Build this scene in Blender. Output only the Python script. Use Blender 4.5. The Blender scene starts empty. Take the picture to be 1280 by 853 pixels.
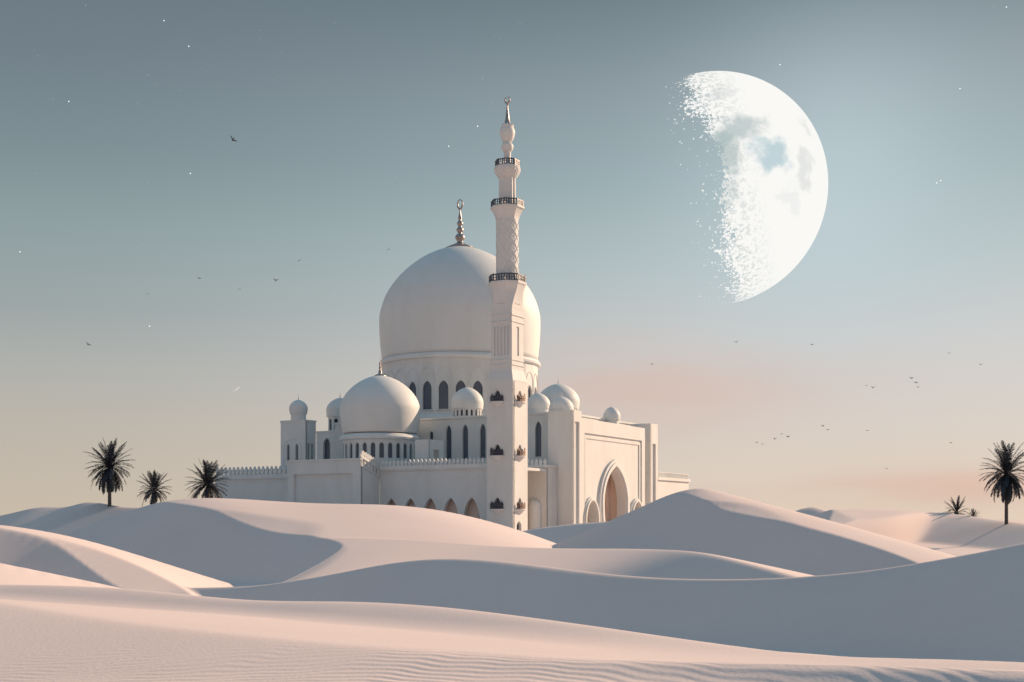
import bpy, bmesh, math, random
import numpy as np
from mathutils import Vector, Matrix, noise

random.seed(7)
rng = np.random.default_rng(7)
SC = bpy.context.scene
COL = SC.collection
R = math.radians

# ------------------------------------------------------------------ camera
F = 1500.0            # focal length in photograph pixels (1280 wide)
HOR = 648.0           # row of the horizon in the photograph
cam_d = bpy.data.cameras.new("camera")
cam = bpy.data.objects.new("camera", cam_d)
COL.objects.link(cam)
cam.location = (0, 0, 0)
cam.rotation_euler = (R(90), 0, 0)
cam_d.sensor_width = 36.0
cam_d.lens = 36.0 * F / 1280.0
cam_d.shift_y = (HOR - 426.5) / 1280.0
cam_d.clip_start = 0.1
cam_d.clip_end = 30000
SC.camera = cam


def at(u, v, r):
    """survey of the photograph: a sight line and a distance give a place"""
    return ((u - 640.0) / F * r, r, (HOR - v) / F * r)


# ------------------------------------------------------------------ object helpers
def tag(o, label=None, cat=None, group=None, kind=None):
    if label:
        o["label"] = label
    if cat:
        o["category"] = cat
    if group:
        o["group"] = group
    if kind:
        o["kind"] = kind
    return o


def empty(name, loc=(0, 0, 0), rz=0.0):
    o = bpy.data.objects.new(name, None)
    o.empty_display_size = 0.5
    o.location = loc
    o.rotation_euler = (0, 0, rz)
    COL.objects.link(o)
    return o


def link(name, bm, mat, parent=None, smooth=False, angle=None):
    bmesh.ops.recalc_face_normals(bm, faces=bm.faces[:])
    me = bpy.data.meshes.new(name)
    bm.to_mesh(me)
    bm.free()
    me.materials.append(mat)
    if smooth:
        me.polygons.foreach_set("use_smooth", np.ones(len(me.polygons), dtype=bool))
        if angle:
            me.set_sharp_from_angle(angle=R(angle))
    o = bpy.data.objects.new(name, me)
    COL.objects.link(o)
    if parent is not None:
        o.parent = parent
    return o


# ------------------------------------------------------------------ materials
def nodemat(name):
    m = bpy.data.materials.new(name)
    m.use_nodes = True
    nt = m.node_tree
    b = nt.nodes["Principled BSDF"]
    return m, nt, b


def plaster(name, base, var=0.06, rough=0.75, bump=0.0, scale=0.35):
    m, nt, b = nodemat(name)
    tc = nt.nodes.new("ShaderNodeTexCoord")
    n1 = nt.nodes.new("ShaderNodeTexNoise")
    n1.inputs["Scale"].default_value = scale
    n1.inputs["Detail"].default_value = 6
    n1.inputs["Roughness"].default_value = 0.62
    mp = nt.nodes.new("ShaderNodeMapping")
    mp.inputs["Scale"].default_value = (1, 1, 0.35)
    nt.links.new(tc.outputs["Object"], mp.inputs[0])
    nt.links.new(mp.outputs[0], n1.inputs["Vector"])
    cr = nt.nodes.new("ShaderNodeValToRGB")
    cr.color_ramp.elements[0].position = 0.3
    cr.color_ramp.elements[1].position = 0.7
    lo = [c * (1 - var) for c in base]
    lo[2] *= 0.98
    cr.color_ramp.elements[0].color = (*lo, 1)
    cr.color_ramp.elements[1].color = (*base, 1)
    nt.links.new(n1.outputs["Fac"], cr.inputs[0])
    nt.links.new(cr.outputs[0], b.inputs["Base Color"])
    b.inputs["Roughness"].default_value = rough
    b.inputs["Specular IOR Level"].default_value = 0.25
    if bump:
        n2 = nt.nodes.new("ShaderNodeTexNoise")
        n2.inputs["Scale"].default_value = 2.2
        n2.inputs["Detail"].default_value = 5
        nt.links.new(tc.outputs["Object"], n2.inputs["Vector"])
        bp = nt.nodes.new("ShaderNodeBump")
        bp.inputs["Strength"].default_value = bump
        bp.inputs["Distance"].default_value = 0.05
        nt.links.new(n2.outputs["Fac"], bp.inputs["Height"])
        nt.links.new(bp.outputs[0], b.inputs["Normal"])
    return m


def plain(name, base, rough=0.6, metal=0.0, var=0.12, scale=3.0):
    m, nt, b = nodemat(name)
    tc = nt.nodes.new("ShaderNodeTexCoord")
    n1 = nt.nodes.new("ShaderNodeTexNoise")
    n1.inputs["Scale"].default_value = scale
    n1.inputs["Detail"].default_value = 4
    nt.links.new(tc.outputs["Object"], n1.inputs["Vector"])
    cr = nt.nodes.new("ShaderNodeValToRGB")
    cr.color_ramp.elements[0].position = 0.3
    cr.color_ramp.elements[1].position = 0.7
    cr.color_ramp.elements[0].color = (*[c * (1 - var) for c in base], 1)
    cr.color_ramp.elements[1].color = (*[min(1, c * (1 + var)) for c in base], 1)
    nt.links.new(n1.outputs["Fac"], cr.inputs[0])
    nt.links.new(cr.outputs[0], b.inputs["Base Color"])
    b.inputs["Roughness"].default_value = rough
    b.inputs["Metallic"].default_value = metal
    return m


# ------------------------------------------------------------------ render settings, sun, sky
SUN_EL, SUN_AZ = 22.0, 33.0          # elevation; degrees round from +X towards +Y (away from the camera)
sv = Vector((math.cos(R(SUN_EL)) * math.cos(R(SUN_AZ)), math.cos(R(SUN_EL)) * math.sin(R(SUN_AZ)), math.sin(R(SUN_EL))))
sd = bpy.data.lights.new("sun", "SUN")
sd.energy = 4.9
sd.color = (1.0, 0.705, 0.48)
sd.angle = R(0.6)
sun = bpy.data.objects.new("sun", sd)
sun.rotation_euler = (-sv).to_track_quat("-Z", "Y").to_euler()
COL.objects.link(sun)

vs = SC.view_settings
vs.view_transform = "Standard"
vs.look = "None"
vs.exposure = 0.45
vs.gamma = 1.0
vs.use_curve_mapping = False
EXPO = 2 ** 0.45
SC.cycles.max_bounces = 8
SC.cycles.diffuse_bounces = 5


def lin(c):
    return tuple(((x / 255) / 12.92 if x / 255 <= 0.04045 else ((x / 255 + 0.055) / 1.055) ** 2.4) / EXPO for x in c)


world = bpy.data.worlds.new("World")
SC.world = world
world.use_nodes = True
wn, wl = world.node_tree.nodes, world.node_tree.links
bg = wn["Background"]
sky = wn.new("ShaderNodeTexSky")
sky.sky_type = "NISHITA"
sky.sun_disc = False
sky.sun_elevation = R(SUN_EL)
sky.sun_rotation = R(90 - SUN_AZ)
sky.dust_density = 3.0
sky.air_density = 1.0
tc = wn.new("ShaderNodeTexCoord")
sep = wn.new("ShaderNodeSeparateXYZ")
wl.new(tc.outputs["Generated"], sep.inputs[0])


def M(op, a, b=None, c=None, clamp=False):
    n = wn.new("ShaderNodeMath")
    n.operation = op
    n.use_clamp = clamp
    for i, x in enumerate((a, b, c)):
        if x is None:
            continue
        if isinstance(x, (int, float)):
            n.inputs[i].default_value = x
        else:
            wl.new(x, n.inputs[i])
    return n.outputs[0]


def RAMP(fac, stops, interp="EASE"):
    n = wn.new("ShaderNodeValToRGB")
    n.color_ramp.interpolation = interp
    el = n.color_ramp.elements
    while len(el) < len(stops):
        el.new(0.5)
    for e, (p, c) in zip(el, stops):
        e.position = p
        e.color = (*c, 1)
    wl.new(fac, n.inputs[0])
    return n.outputs[0]


def MIX(fac, a, b, mode="MIX"):
    n = wn.new("ShaderNodeMix")
    n.data_type = "RGBA"
    n.blend_type = mode
    for idx, x in ((0, fac), (6, a), (7, b)):
        if isinstance(x, (int, float)):
            n.inputs[idx].default_value = x
        elif isinstance(x, tuple):
            n.inputs[idx].default_value = (*x, 1)
        else:
            wl.new(x, n.inputs[idx])
    return n.outputs[2]


# height of the sky dome as the sine of elevation: the photograph shows 0 .. 0.4
el = M("MULTIPLY", sep.outputs[2], 1.0)


def E(v):
    t = (HOR - v) / F
    return t / math.sqrt(1 + t * t)


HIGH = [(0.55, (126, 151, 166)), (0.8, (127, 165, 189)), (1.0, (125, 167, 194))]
LEFT = [(0.0, (206, 191, 172)), (E(600), (199, 188, 173)), (E(540), (191, 183, 172)), (E(470), (177, 178, 173)), (E(400), (158, 167, 167)),
        (E(300), (143, 160, 162)), (E(200), (124, 141, 146)), (E(90), (113, 127, 135)), (E(0), (106, 120, 128))] + HIGH
RIGHT = [(0.0, (230, 211, 190)), (E(610), (225, 211, 195)), (E(560), (219, 208, 197)), (E(500), (213, 207, 202)), (E(430), (203, 205, 205)),
         (E(340), (184, 197, 199)), (E(230), (160, 179, 183)), (E(110), (143, 158, 164)), (E(0), (113, 131, 137))] + HIGH
ca = RAMP(el, [(p, lin(c)) for p, c in LEFT], "LINEAR")
cb = RAMP(el, [(p, lin(c)) for p, c in RIGHT], "LINEAR")
# side of the sky: 0 towards the left of the view, 1 towards the right
side = wn.new("ShaderNodeMapRange")
side.interpolation_type = "SMOOTHSTEP"
wl.new(sep.outputs[0], side.inputs[0])
side.inputs[1].default_value = -0.42
side.inputs[2].default_value = 0.25
base = MIX(side.outputs[0], ca, cb)
# thin pink evening cloud low on the right
mp = wn.new("ShaderNodeMapping")
wl.new(tc.outputs["Generated"], mp.inputs[0])
mp.inputs["Scale"].default_value = (3.2, 3.2, 15.0)
mp.inputs["Rotation"].default_value = (0, R(-7), 0)
nz = wn.new("ShaderNodeTexNoise")
nz.inputs["Scale"].default_value = 1.35
nz.inputs["Detail"].default_value = 5
nz.inputs["Roughness"].default_value = 0.5
nz.inputs["Distortion"].default_value = 0.35
wl.new(mp.outputs[0], nz.inputs["Vector"])


def blob(u, v, su, sv_):
    """soft patch of sky round one direction (in tangent units)"""
    d = Vector(((u - 640) / F, 1, (HOR - v) / F)).normalized()
    dx = M("MULTIPLY", M("SUBTRACT", sep.outputs[0], d.x), F / su)
    dz = M("MULTIPLY", M("SUBTRACT", sep.outputs[2], d.z), F / sv_)
    r2 = M("ADD", M("MULTIPLY", dx, dx), M("MULTIPLY", dz, dz))
    ahead = M("GREATER_THAN", sep.outputs[1], 0.0)
    return M("MULTIPLY", M("POWER", 2.718, M("MULTIPLY", r2, -1.0)), ahead)


cl = M("MULTIPLY_ADD", nz.outputs["Fac"], 2.6, -0.75, clamp=True)
patch = M("ADD", blob(815, 490, 230, 62), M("MULTIPLY", blob(1150, 612, 260, 24), 1.1))
base = MIX(M("MULTIPLY", M("MULTIPLY", patch, cl), 0.62, clamp=True), base, lin((217, 184, 170)))
base = MIX(M("MULTIPLY", M("MULTIPLY", blob(1220, 606, 150, 16), cl), 0.55, clamp=True), base, lin((226, 186, 168)))
# brightness of the sky round the moon
base = MIX(M("MULTIPLY", blob(1035, 240, 140, 155), 0.62), base, lin((197, 214, 220)))
# unseen sky behind camera: dimmer, bluer above; low pink band added to brighten walls
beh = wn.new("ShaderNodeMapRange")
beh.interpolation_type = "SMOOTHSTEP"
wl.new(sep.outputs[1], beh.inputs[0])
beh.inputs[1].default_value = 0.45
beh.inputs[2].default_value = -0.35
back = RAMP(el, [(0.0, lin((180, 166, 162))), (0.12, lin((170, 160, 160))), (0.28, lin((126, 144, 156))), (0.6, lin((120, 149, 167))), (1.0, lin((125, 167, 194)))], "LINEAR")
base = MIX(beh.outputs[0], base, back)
nis = MIX(1.0, sky.outputs[0], (0.10 / EXPO,) * 3, "MULTIPLY")
base = MIX(0.05, base, nis)
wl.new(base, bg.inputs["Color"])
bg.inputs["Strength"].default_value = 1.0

# ------------------------------------------------------------------ the dunes: one sheet of sand
def catmull(pts, n):
    """smooth a crest line: rows of (x, y, z, front slope, back slope)"""
    P = np.array(pts, float)
    P = np.vstack([2 * P[0] - P[1], P, 2 * P[-1] - P[-2]])
    out = []
    for i in range(1, len(P) - 2):
        p0, p1, p2, p3 = P[i - 1:i + 3]
        d0 = max(np.linalg.norm((p1 - p0)[:2]), 1e-3) ** .5
        d1 = max(np.linalg.norm((p2 - p1)[:2]), 1e-3) ** .5
        d2 = max(np.linalg.norm((p3 - p2)[:2]), 1e-3) ** .5
        m1 = (p2 - p1) + d1 * ((p1 - p0) / d0 - (p2 - p0) / (d0 + d1))
        m2 = (p2 - p1) + d1 * ((p3 - p2) / d2 - (p3 - p1) / (d1 + d2))
        for t in np.linspace(0, 1, n, endpoint=False):
            t2, t3 = t * t, t ** 3
            out.append((2 * t3 - 3 * t2 + 1) * p1 + (t3 - 2 * t2 + t) * m1 + (-2 * t3 + 3 * t2) * p2 + (t3 - t2) * m2)
    out.append(P[-2])
    return np.array(out)


class Crest:
    """a crest line; rows (u, v, r, front slope, back slope)"""

    def __init__(s, rows, rr=0.25, ext=40.0, conc=0.0, reach=48.0, sm=3.0):
        pts = [(*at(u, v, r), mf, mb) for (u, v, r, mf, mb) in rows]
        P = catmull(pts, 8)
        L = np.concatenate([[0], np.cumsum(np.linalg.norm(np.diff(P[:, :2], axis=0), axis=1))])
        step = 0.6
        q = np.arange(0, L[-1], step)
        P = np.stack([np.interp(q, L, P[:, c]) for c in range(5)], -1)
        w = int(sm * 2 / step) | 1                      # iron out survey noise along the crest
        if len(P) > 2 * w:
            k = np.hanning(w + 2)[1:-1]
            k /= k.sum()
            for c in range(5):
                col = P[:, c]
                pad = np.concatenate([2 * col[0] - col[w // 2:0:-1], col, 2 * col[-1] - col[-2:-w // 2 - 1:-1]])
                P[:, c] = np.convolve(pad, k, "valid")
        a, b = P[0].copy(), P[-1].copy()
        ta, tb = P[0] - P[1], P[-1] - P[-2]
        ta, tb = ta / np.linalg.norm(ta[:2]), tb / np.linalg.norm(tb[:2])
        a[:3] = P[0][:3] + ta[:3] * ext
        b[:3] = P[-1][:3] + tb[:3] * ext
        s.P = np.vstack([a, P, b])
        s.rr = rr
        s.conc = conc
        s.reach = reach

    def box(s, X, Y):
        lo, hi = s.P[:, :2].min(0) - s.reach, s.P[:, :2].max(0) + s.reach
        return (X > lo[0]) & (X < hi[0]) & (Y > lo[1]) & (Y < hi[1])

    def near(s, X, Y):
        P = s.P
        bd = np.full(X.shape, 1e30)
        bi = np.zeros(X.shape, int)
        bt = np.zeros(X.shape)
        # nearest stretch first by vertex, then exactly on its neighbours
        for i in range(0, len(P)):
            d = (X - P[i, 0]) ** 2 + (Y - P[i, 1]) ** 2
            k = d < bd
            bd[k] = d[k]
            bi[k] = i
        n = len(P)
        best = np.full(X.shape, 1e30)
        seg = np.zeros(X.shape, int)
        cand = [bi - 1, bi, np.zeros_like(bi), np.full_like(bi, n - 2)]
        for c in cand:
            c = np.clip(c, 0, n - 2)
            A, B = P[c, :2], P[c + 1, :2]
            dx, dy = B[:, 0] - A[:, 0], B[:, 1] - A[:, 1]
            t = np.clip(((X - A[:, 0]) * dx + (Y - A[:, 1]) * dy) / (dx * dx + dy * dy + 1e-9), 0, 1)
            d = (X - A[:, 0] - t * dx) ** 2 + (Y - A[:, 1] - t * dy) ** 2
            k = d < best
            best[k] = d[k]
            seg[k] = c[k]
            bt[k] = t[k]
        A, B = P[seg], P[seg + 1]
        v = A + (B - A) * bt[:, None]
        sg = (B[:, 0] - A[:, 0]) * (Y - A[:, 1]) - (B[:, 1] - A[:, 1]) * (X - A[:, 0])
        dd = np.sqrt(best)
        # crest height and slopes averaged over the stretch of crest about as near as the nearest point
        x32, y32, d32 = X.astype(np.float32), Y.astype(np.float32), dd.astype(np.float32)
        h = 1.0 / (0.25 + 0.035 * d32)
        acc = np.zeros((4, X.size), np.float32)
        for p in P[::2].astype(np.float32):
            w = np.hypot(x32 - p[0], y32 - p[1])
            w -= d32
            w *= h
            k = np.flatnonzero(w < 7)
            e = np.exp(-w[k])
            acc[0, k] += e
            acc[1, k] += e * p[2]
            acc[2, k] += e * p[3]
            acc[3, k] += e * p[4]
        ok = acc[0] > 0.05
        m = acc[1:] / np.maximum(acc[0], 1e-6)
        f = np.clip(dd / 1.5, 0, 1) * ok               # exact at the crest itself, averaged away from it
        v[:, 2:5] += (m.T - v[:, 2:5]) * f[:, None]
        return dd, v[:, 2], v[:, 3], v[:, 4], sg

    def ridge(s, X, Y):
        out = np.full(X.shape, -200.0)
        k = s.box(X, Y)
        if k.any():
            out[k] = s._ridge(X[k], Y[k])
        return out

    def face(s, X, Y):
        out = np.full(X.shape, 200.0)
        k = s.box(X, Y)
        if k.any():
            out[k] = s._face(X[k], Y[k])
        return out

    def _ridge(s, X, Y):
        d, z, mf, mb, sg = s.near(X, Y)
        g = np.sqrt(d * d + s.rr ** 2) - s.rr
        if s.conc:
            g = np.where(sg < 0, s.conc * (1 - np.exp(-g / s.conc)), g)
        return z - np.where(sg < 0, mf, mb) * g

    def _face(s, X, Y):
        """slip face in front of the brink, sand rising behind it"""
        d, z, mf, mb, sg = s.near(X, Y)
        g = np.sqrt(d * d + s.rr ** 2) - s.rr
        return z + np.where(sg < 0, -mf * g, mb * d)


def smax(a, b, k):
    h = np.clip(0.5 + 0.5 * (a - b) / k, 0, 1)
    return b + (a - b) * h + k * h * (1 - h)


def smin(a, b, k):
    return -smax(-a, -b, k)


D = {}
# far low dunes on the left skyline
D["A"] = Crest([(-140, 655, 175, .42, .2), (-60, 652, 172, .42, .2), (0, 645, 170, .42, .2), (22, 640, 168, .42, .2), (50, 633.5, 167, .42, .2), (84, 634.5, 165, .42, .2), (108, 627.5, 163, .42, .2),
                (128, 630, 160, .42, .2), (152, 634, 157, .42, .2), (200, 636, 152, .42, .2), (260, 650, 145, .42, .2)], rr=.5)
# big dune on the left: round ridge and the hollow slip face in front of it
D["B2"] = Crest([(40, 690, 145, .3, .25), (85, 668, 141, .3, .25), (160, 640, 137, .28, .25), (205, 626.5, 134, .26, .25), (235, 620.5, 132, .24, .25), (262, 621.5, 133, .2, .25), (320, 625, 135, .17, .25), (400, 630.5, 136, .16, .25),
                 (475, 630, 137, .16, .25), (520, 633, 139, .17, .25), (560, 639.5, 141, .19, .25), (600, 649, 143, .21, .25), (640, 660, 145, .22, .25), (680, 675, 147, .22, .25), (715, 688, 149, .22, .25), (760, 702, 150, .22, .25)], rr=1.6, sm=9)
D["B"] = Crest([(20, 700, 146, .6, .3), (85, 668, 141, .6, .3), (160, 640, 136, .6, .3), (205, 626, 133, .6, .3), (235, 620, 131, .6, .3), (262, 631, 127.5, .6, .28), (285, 643, 124.5, .6, .25), (310, 654, 121.5, .6, .22), (335, 662, 119, .6, .2),
                (360, 666.5, 117, .6, .2), (400, 669, 114, .58, .2), (425, 669.5, 112, .56, .25), (436, 673, 110, .54, .25), (431, 684, 107, .54, .25), (402, 704, 100, .54, .25), (357, 727, 92.5, .54, .25), (310, 746, 87, .5, .25)], rr=.3, sm=1.5)
# lit dune beyond the dark one
D["D2"] = Crest([(280, 690, 113, .15, .2), (380, 678, 113, .15, .2), (430, 672, 112.5, .15, .2), (480, 673.5, 112, .14, .2), (530, 676, 110, .11, .2), (620, 683, 107, .11, .2), (710, 686, 103, .13, .2), (780, 686, 100, .20, .2), (835, 687.5, 97, .28, .2), (878, 691, 92, .42, .2),
                 (918, 700.5, 87, .5, .2), (960, 711, 83, .5, .2), (1000, 723, 79, .5, .2), (1040, 735, 76, .5, .2)], rr=.5, sm=5)
# big dune on the right
D["E2"] = Crest([(640, 700, 140, .3, .25), (690, 682, 137, .3, .25), (760, 652, 133, .3, .25), (800, 635, 130, .3, .25), (840, 617, 128, .3, .25), (878, 609, 126, .28, .25), (893, 614.5, 128, .22, .25), (930, 629, 134, .26, .25), (970, 645.5, 141, .28, .25), (1010, 660, 148, .28, .25), (1060, 680, 156, .2, .25), (1120, 705, 164, .2, .25)], rr=.35)
D["E"] = Crest([(640, 702, 141, .6, .3), (690, 682, 136.5, .6, .3), (760, 652, 132, .6, .3), (800, 635, 129, .6, .3), (840, 617, 127, .6, .3), (866, 610.8, 125.6, .6, .3), (878, 609, 124.6, .6, .3), (885, 621, 122, .66, .3), (895, 632.5, 120.5, .68, .3), (935, 643, 118, .68, .24),
                (1006, 655.5, 114, .68, .2), (1043, 664, 112.3, .66, .18), (1111, 680, 108.5, .64, .15), (1167, 691, 105, .6, .12), (1210, 698, 102, .55, .1)], rr=.3, sm=2)
# small shaded dune in front of the portal
D["E0"] = Crest([(600, 680, 160, .45, .2), (655, 663.5, 157, .45, .2), (700, 657, 154, .45, .2), (760, 652, 150, .45, .2), (800, 652, 147, .45, .2), (840, 665, 143, .45, .2), (880, 690, 139, .45, .2)], rr=.5)
# dunes of the right background
D["F2"] = Crest([(1020, 637.5, 176, .1, .2), (1043, 637, 177, .09, .2), (1100, 637, 180, .08, .2), (1150, 639, 181, .09, .2), (1180, 641, 180, .12, .2), (1215, 646, 175, .22, .2), (1250, 651, 166, .34, .2), (1300, 657, 154, .36, .2), (1360, 662, 146, .3, .2)], rr=1.5)
D["F"] = Crest([(1030, 632, 186, .6, .3), (1043, 637, 176, .6, .2), (1039.5, 650, 163, .6, .14), (1044, 664, 148, .6, .12), (1060, 680, 132, .6, .1)], rr=.3)
D["K"] = Crest([(900, 655, 330, .4, .2), (975, 643.5, 320, .4, .2), (992, 640, 312, .4, .2), (1012, 633.5, 306, .4, .2), (1028, 638, 300, .4, .2), (1060, 648, 290, .4, .2)], rr=.6)
# dune on the left in the middle distance
D["C2"] = Crest([(-260, 640, 92, .1, .2), (-120, 648, 94, .1, .2), (0, 655, 97, .1, .2), (85, 668.5, 100, .1, .2), (160, 690, 103, .12, .2), (230, 712, 105, .14, .2), (280, 728, 107, .16, .2), (340, 745, 108, .2, .2)], rr=.35, sm=8)
D["C"] = Crest([(-200, 642, 94, .6, .15), (-60, 653, 95, .6, .15), (0, 657.5, 95, .6, .15), (30, 663, 94.5, .6, .13), (70, 678, 93, .6, .12), (100, 699, 90.5, .6, .12), (130, 721, 87.5, .6, .12), (158, 738, 85, .6, .12), (190, 752, 83, .6, .12)], rr=.25, sm=1.5)
D["C0"] = Crest([(-200, 676, 70, .16, .2), (-80, 690, 70, .16, .2), (0, 704, 71, .16, .25), (60, 716, 72, .17, .3), (110, 726.5, 73, .18, .3), (155, 736, 74, .18, .3), (210, 750, 76, .2, .3)], rr=.3)
# long dark dune across the middle
D["D"] = Crest([(120, 744, 92, .5, .2), (205, 735.5, 89, .5, .2), (270, 734.5, 87, .52, .2), (320, 732.5, 85.5, .54, .2), (400, 721, 83, .56, .2), (480, 705.5, 81, .58, .2), (520, 700, 80, .58, .2), (560, 698, 79, .58, .2), (600, 699.5, 78, .58, .2), (640, 703, 77, .58, .2), (700, 711, 75.5, .58, .2),
                (800, 721.5, 73, .58, .2), (900, 724.5, 70, .56, .2), (1000, 721.5, 67, .54, .2), (1100, 712, 64, .52, .2), (1180, 698.5, 61.5, .52, .2), (1225, 691, 60, .52, .2), (1280, 679, 58, .52, .2), (1400, 660, 54, .5, .2), (1550, 655, 50, .45, .2)], rr=.3)
# foreground
D["G"] = Crest([(-200, 735, 50, .10, .4), (-80, 731, 48, .12, .4), (0, 731, 46, .20, .4), (100, 733, 44, .22, .4), (180, 738, 42.5, .23, .4), (250, 746, 41, .25, .4), (330, 752, 39.5, .27, .4), (440, 752, 37.5, .2, .4), (540, 758, 35.5, .21, .4), (640, 770, 33, .20, .4),
                (740, 783.5, 30, .17, .4), (850, 800, 27, .13, .4), (950, 813.5, 24, .09, .4), (1045, 822.5, 21.5, .0, .4), (1130, 823.5, 20, .0, .4), (1200, 824, 19, .02, .4), (1280, 829, 18, .05, .4), (1400, 835, 17, .08, .4)], rr=.6)
D["H"] = Crest([(-260, 735, 33, .09, .12), (-100, 744, 29, .09, .12), (0, 755, 26, .09, .12), (150, 779, 22.5, .09, .1), (300, 795, 20, .09, .1), (400, 805, 18.8, .09, .1), (550, 818, 17, .09, .1), (700, 828, 15.6, .08, .11), (800, 829, 15, .22, .14), (900, 829, 14.5, .42, .17), (1000, 831, 14, .52, .2), (1100, 833, 13.5, .56, .2),
                (1200, 836, 13, .56, .2), (1280, 839, 12.6, .56, .2), (1450, 848, 11.8, .5, .2)], rr=.35)


def base_level(X, Y):
    r = np.sqrt(X * X + Y * Y)
    z = np.interp(r, [0, 8, 14, 20, 30, 42, 60, 85, 110, 130, 150, 180, 260, 500, 1200, 6000],
                  [-1.75, -1.75, -1.95, -2.6, -4.6, -6.6, -8.0, -7.6, -6.6, -5.2, -3.9, -3.0, -2.4, -2.2, -3.5, -14])
    z += 0.5 * np.sin(X * .021 + 1.3) * np.sin(Y * .027 + .4) * np.clip((r - 60) / 100, 0, 1)
    z += 2.2 * np.sin(X * .006 + 2.0 + Y * .002) * np.sin(Y * .0045 + .9) * np.clip((r - 260) / 500, 0, 1)
    return z


def height(X, Y):
    X = np.asarray(X, float)
    Y = np.asarray(Y, float)
    shp = X.shape
    X, Y = X.ravel(), Y.ravel()
    z = base_level(X, Y)
    for k in ("K", "A", "E0", "C0", "D"):
        z = smax(z, D[k].ridge(X, Y), 0.25)
    z = smax(z, smin(smax(D["B2"].ridge(X, Y), D["D2"].ridge(X, Y), 0.5), D["B"].face(X, Y), 0.12), 0.4)
    z = smax(z, smin(D["E2"].ridge(X, Y), D["E"].face(X, Y), 0.12), 0.3)
    z = smax(z, smin(D["F2"].ridge(X, Y), D["F"].face(X, Y), 0.12), 0.3)
    z = smax(z, smin(D["C2"].ridge(X, Y), D["C"].face(X, Y), 0.12), 0.25)
    g = smax(D["G"].ridge(X, Y), D["H"].ridge(X, Y), 0.35)
    z = smax(z, g, 0.2)
    return z.reshape(shp)


def ripples(X, Y):
    """wind ripples in the near sand: long curving crests half a metre apart"""
    r = np.hypot(X, Y)
    out = np.zeros(X.shape)
    k = (r < 48) & (r > 7) & (Y > 0)
    x, y = X[k], Y[k]
    d = np.hypot(x + 5.5, y - 7.5)
    warp = (.22 * np.sin(x * .9 + y * .35 + 1) + .16 * np.sin(x * 1.9 - y * .8 + 2.4) + .12 * np.sin(x * .5 + y * 1.7) + .07 * np.sin(x * 3.7 + y * 1.1 + .6)
            + .05 * np.sin(x * 6.1 - y * 2.3))
    dg = np.linspace(0, 60, 2400)                        # the ripples get finer towards the right
    lg = np.interp(dg, [0, 8.5, 12.5, 20, 40, 60], [.36, .36, .16, .16, .3, .3])
    pg = np.concatenate([[0], np.cumsum(np.diff(dg) / lg[:-1])])
    dw = d + .8 * warp
    lam = np.interp(dw, dg, lg)
    ph = 2 * np.pi * np.interp(dw, dg, pg)
    w = np.sin(ph + .45 * np.sin(ph)) * .5 + .5
    pat = .5 + .3 * np.sin(x * .31 + y * .22 + .7) + .25 * np.sin(x * .83 - y * .37 + 2) + .2 * np.sin(x * 1.7 + y * 1.3)
    pat = np.clip(pat, .12, 1)
    near = np.clip((24 - r[k]) / 9, 0, 1)
    far = np.clip((46 - r[k]) / 14, 0, 1) * .35
    out[k] = .021 * (lam / .36) * w * (pat * .6 + .4) * np.maximum(near, far * pat)
    return out


def h1(x, y):
    return float(height(np.array([x]), np.array([y]))[0])


def build_ground(mat):
    tu = (np.linspace(-330, 1610, 1150) - 640) / F
    th = np.pi / 2 - np.arctan(tu)                 # decreasing angle, left to right
    rest = np.linspace(th[-1], th[0] - 2 * np.pi, 90)[1:-1]
    th = np.concatenate([th, rest])
    rr = np.concatenate([np.geomspace(9.5, 215, 980), np.geomspace(215, 520, 110)[1:], np.geomspace(520, 9000, 60)[1:]])
    T, Q = np.meshgrid(th, rr)
    X, Y = Q * np.cos(T), Q * np.sin(T)
    Z = height(X, Y) + ripples(X, Y)
    nr, nc = X.shape
    co = np.stack([X, Y, Z], -1).reshape(-1, 3)
    co = np.vstack([co, [[0, 0, h1(0, 0.01)]]])
    i, j = np.meshgrid(np.arange(nr - 1), np.arange(nc), indexing="ij")
    j2 = (j + 1) % nc
    q = np.stack([i * nc + j, i * nc + j2, (i + 1) * nc + j2, (i + 1) * nc + j], -1).reshape(-1, 4)
    jj = np.arange(nc)
    tri = np.stack([np.full(nc, nr * nc), (jj + 1) % nc, jj], -1)
    me = bpy.data.meshes.new("ground")
    me.vertices.add(len(co))
    me.vertices.foreach_set("co", co.ravel())
    nl = q.size + tri.size
    me.loops.add(nl)
    # wound so that normals point up
    me.loops.foreach_set("vertex_index", np.concatenate([q[:, ::-1].ravel(), tri[:, ::-1].ravel()]).astype(np.int32))
    st = np.concatenate([np.arange(len(q)) * 4, q.size + np.arange(len(tri)) * 3]).astype(np.int32)
    me.polygons.add(len(st))
    me.polygons.foreach_set("loop_start", st)
    me.polygons.foreach_set("use_smooth", np.ones(len(st), dtype=bool))
    me.update(calc_edges=True)
    me.validate()
    me.materials.append(mat)
    o = bpy.data.objects.new("ground", me)
    COL.objects.link(o)
    if me.polygons[1000].normal.z < 0:
        me.flip_normals()
    tag(o, "pale rippled desert sand rolling in dunes to the horizon", "sand", None, "structure")
    return o


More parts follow.
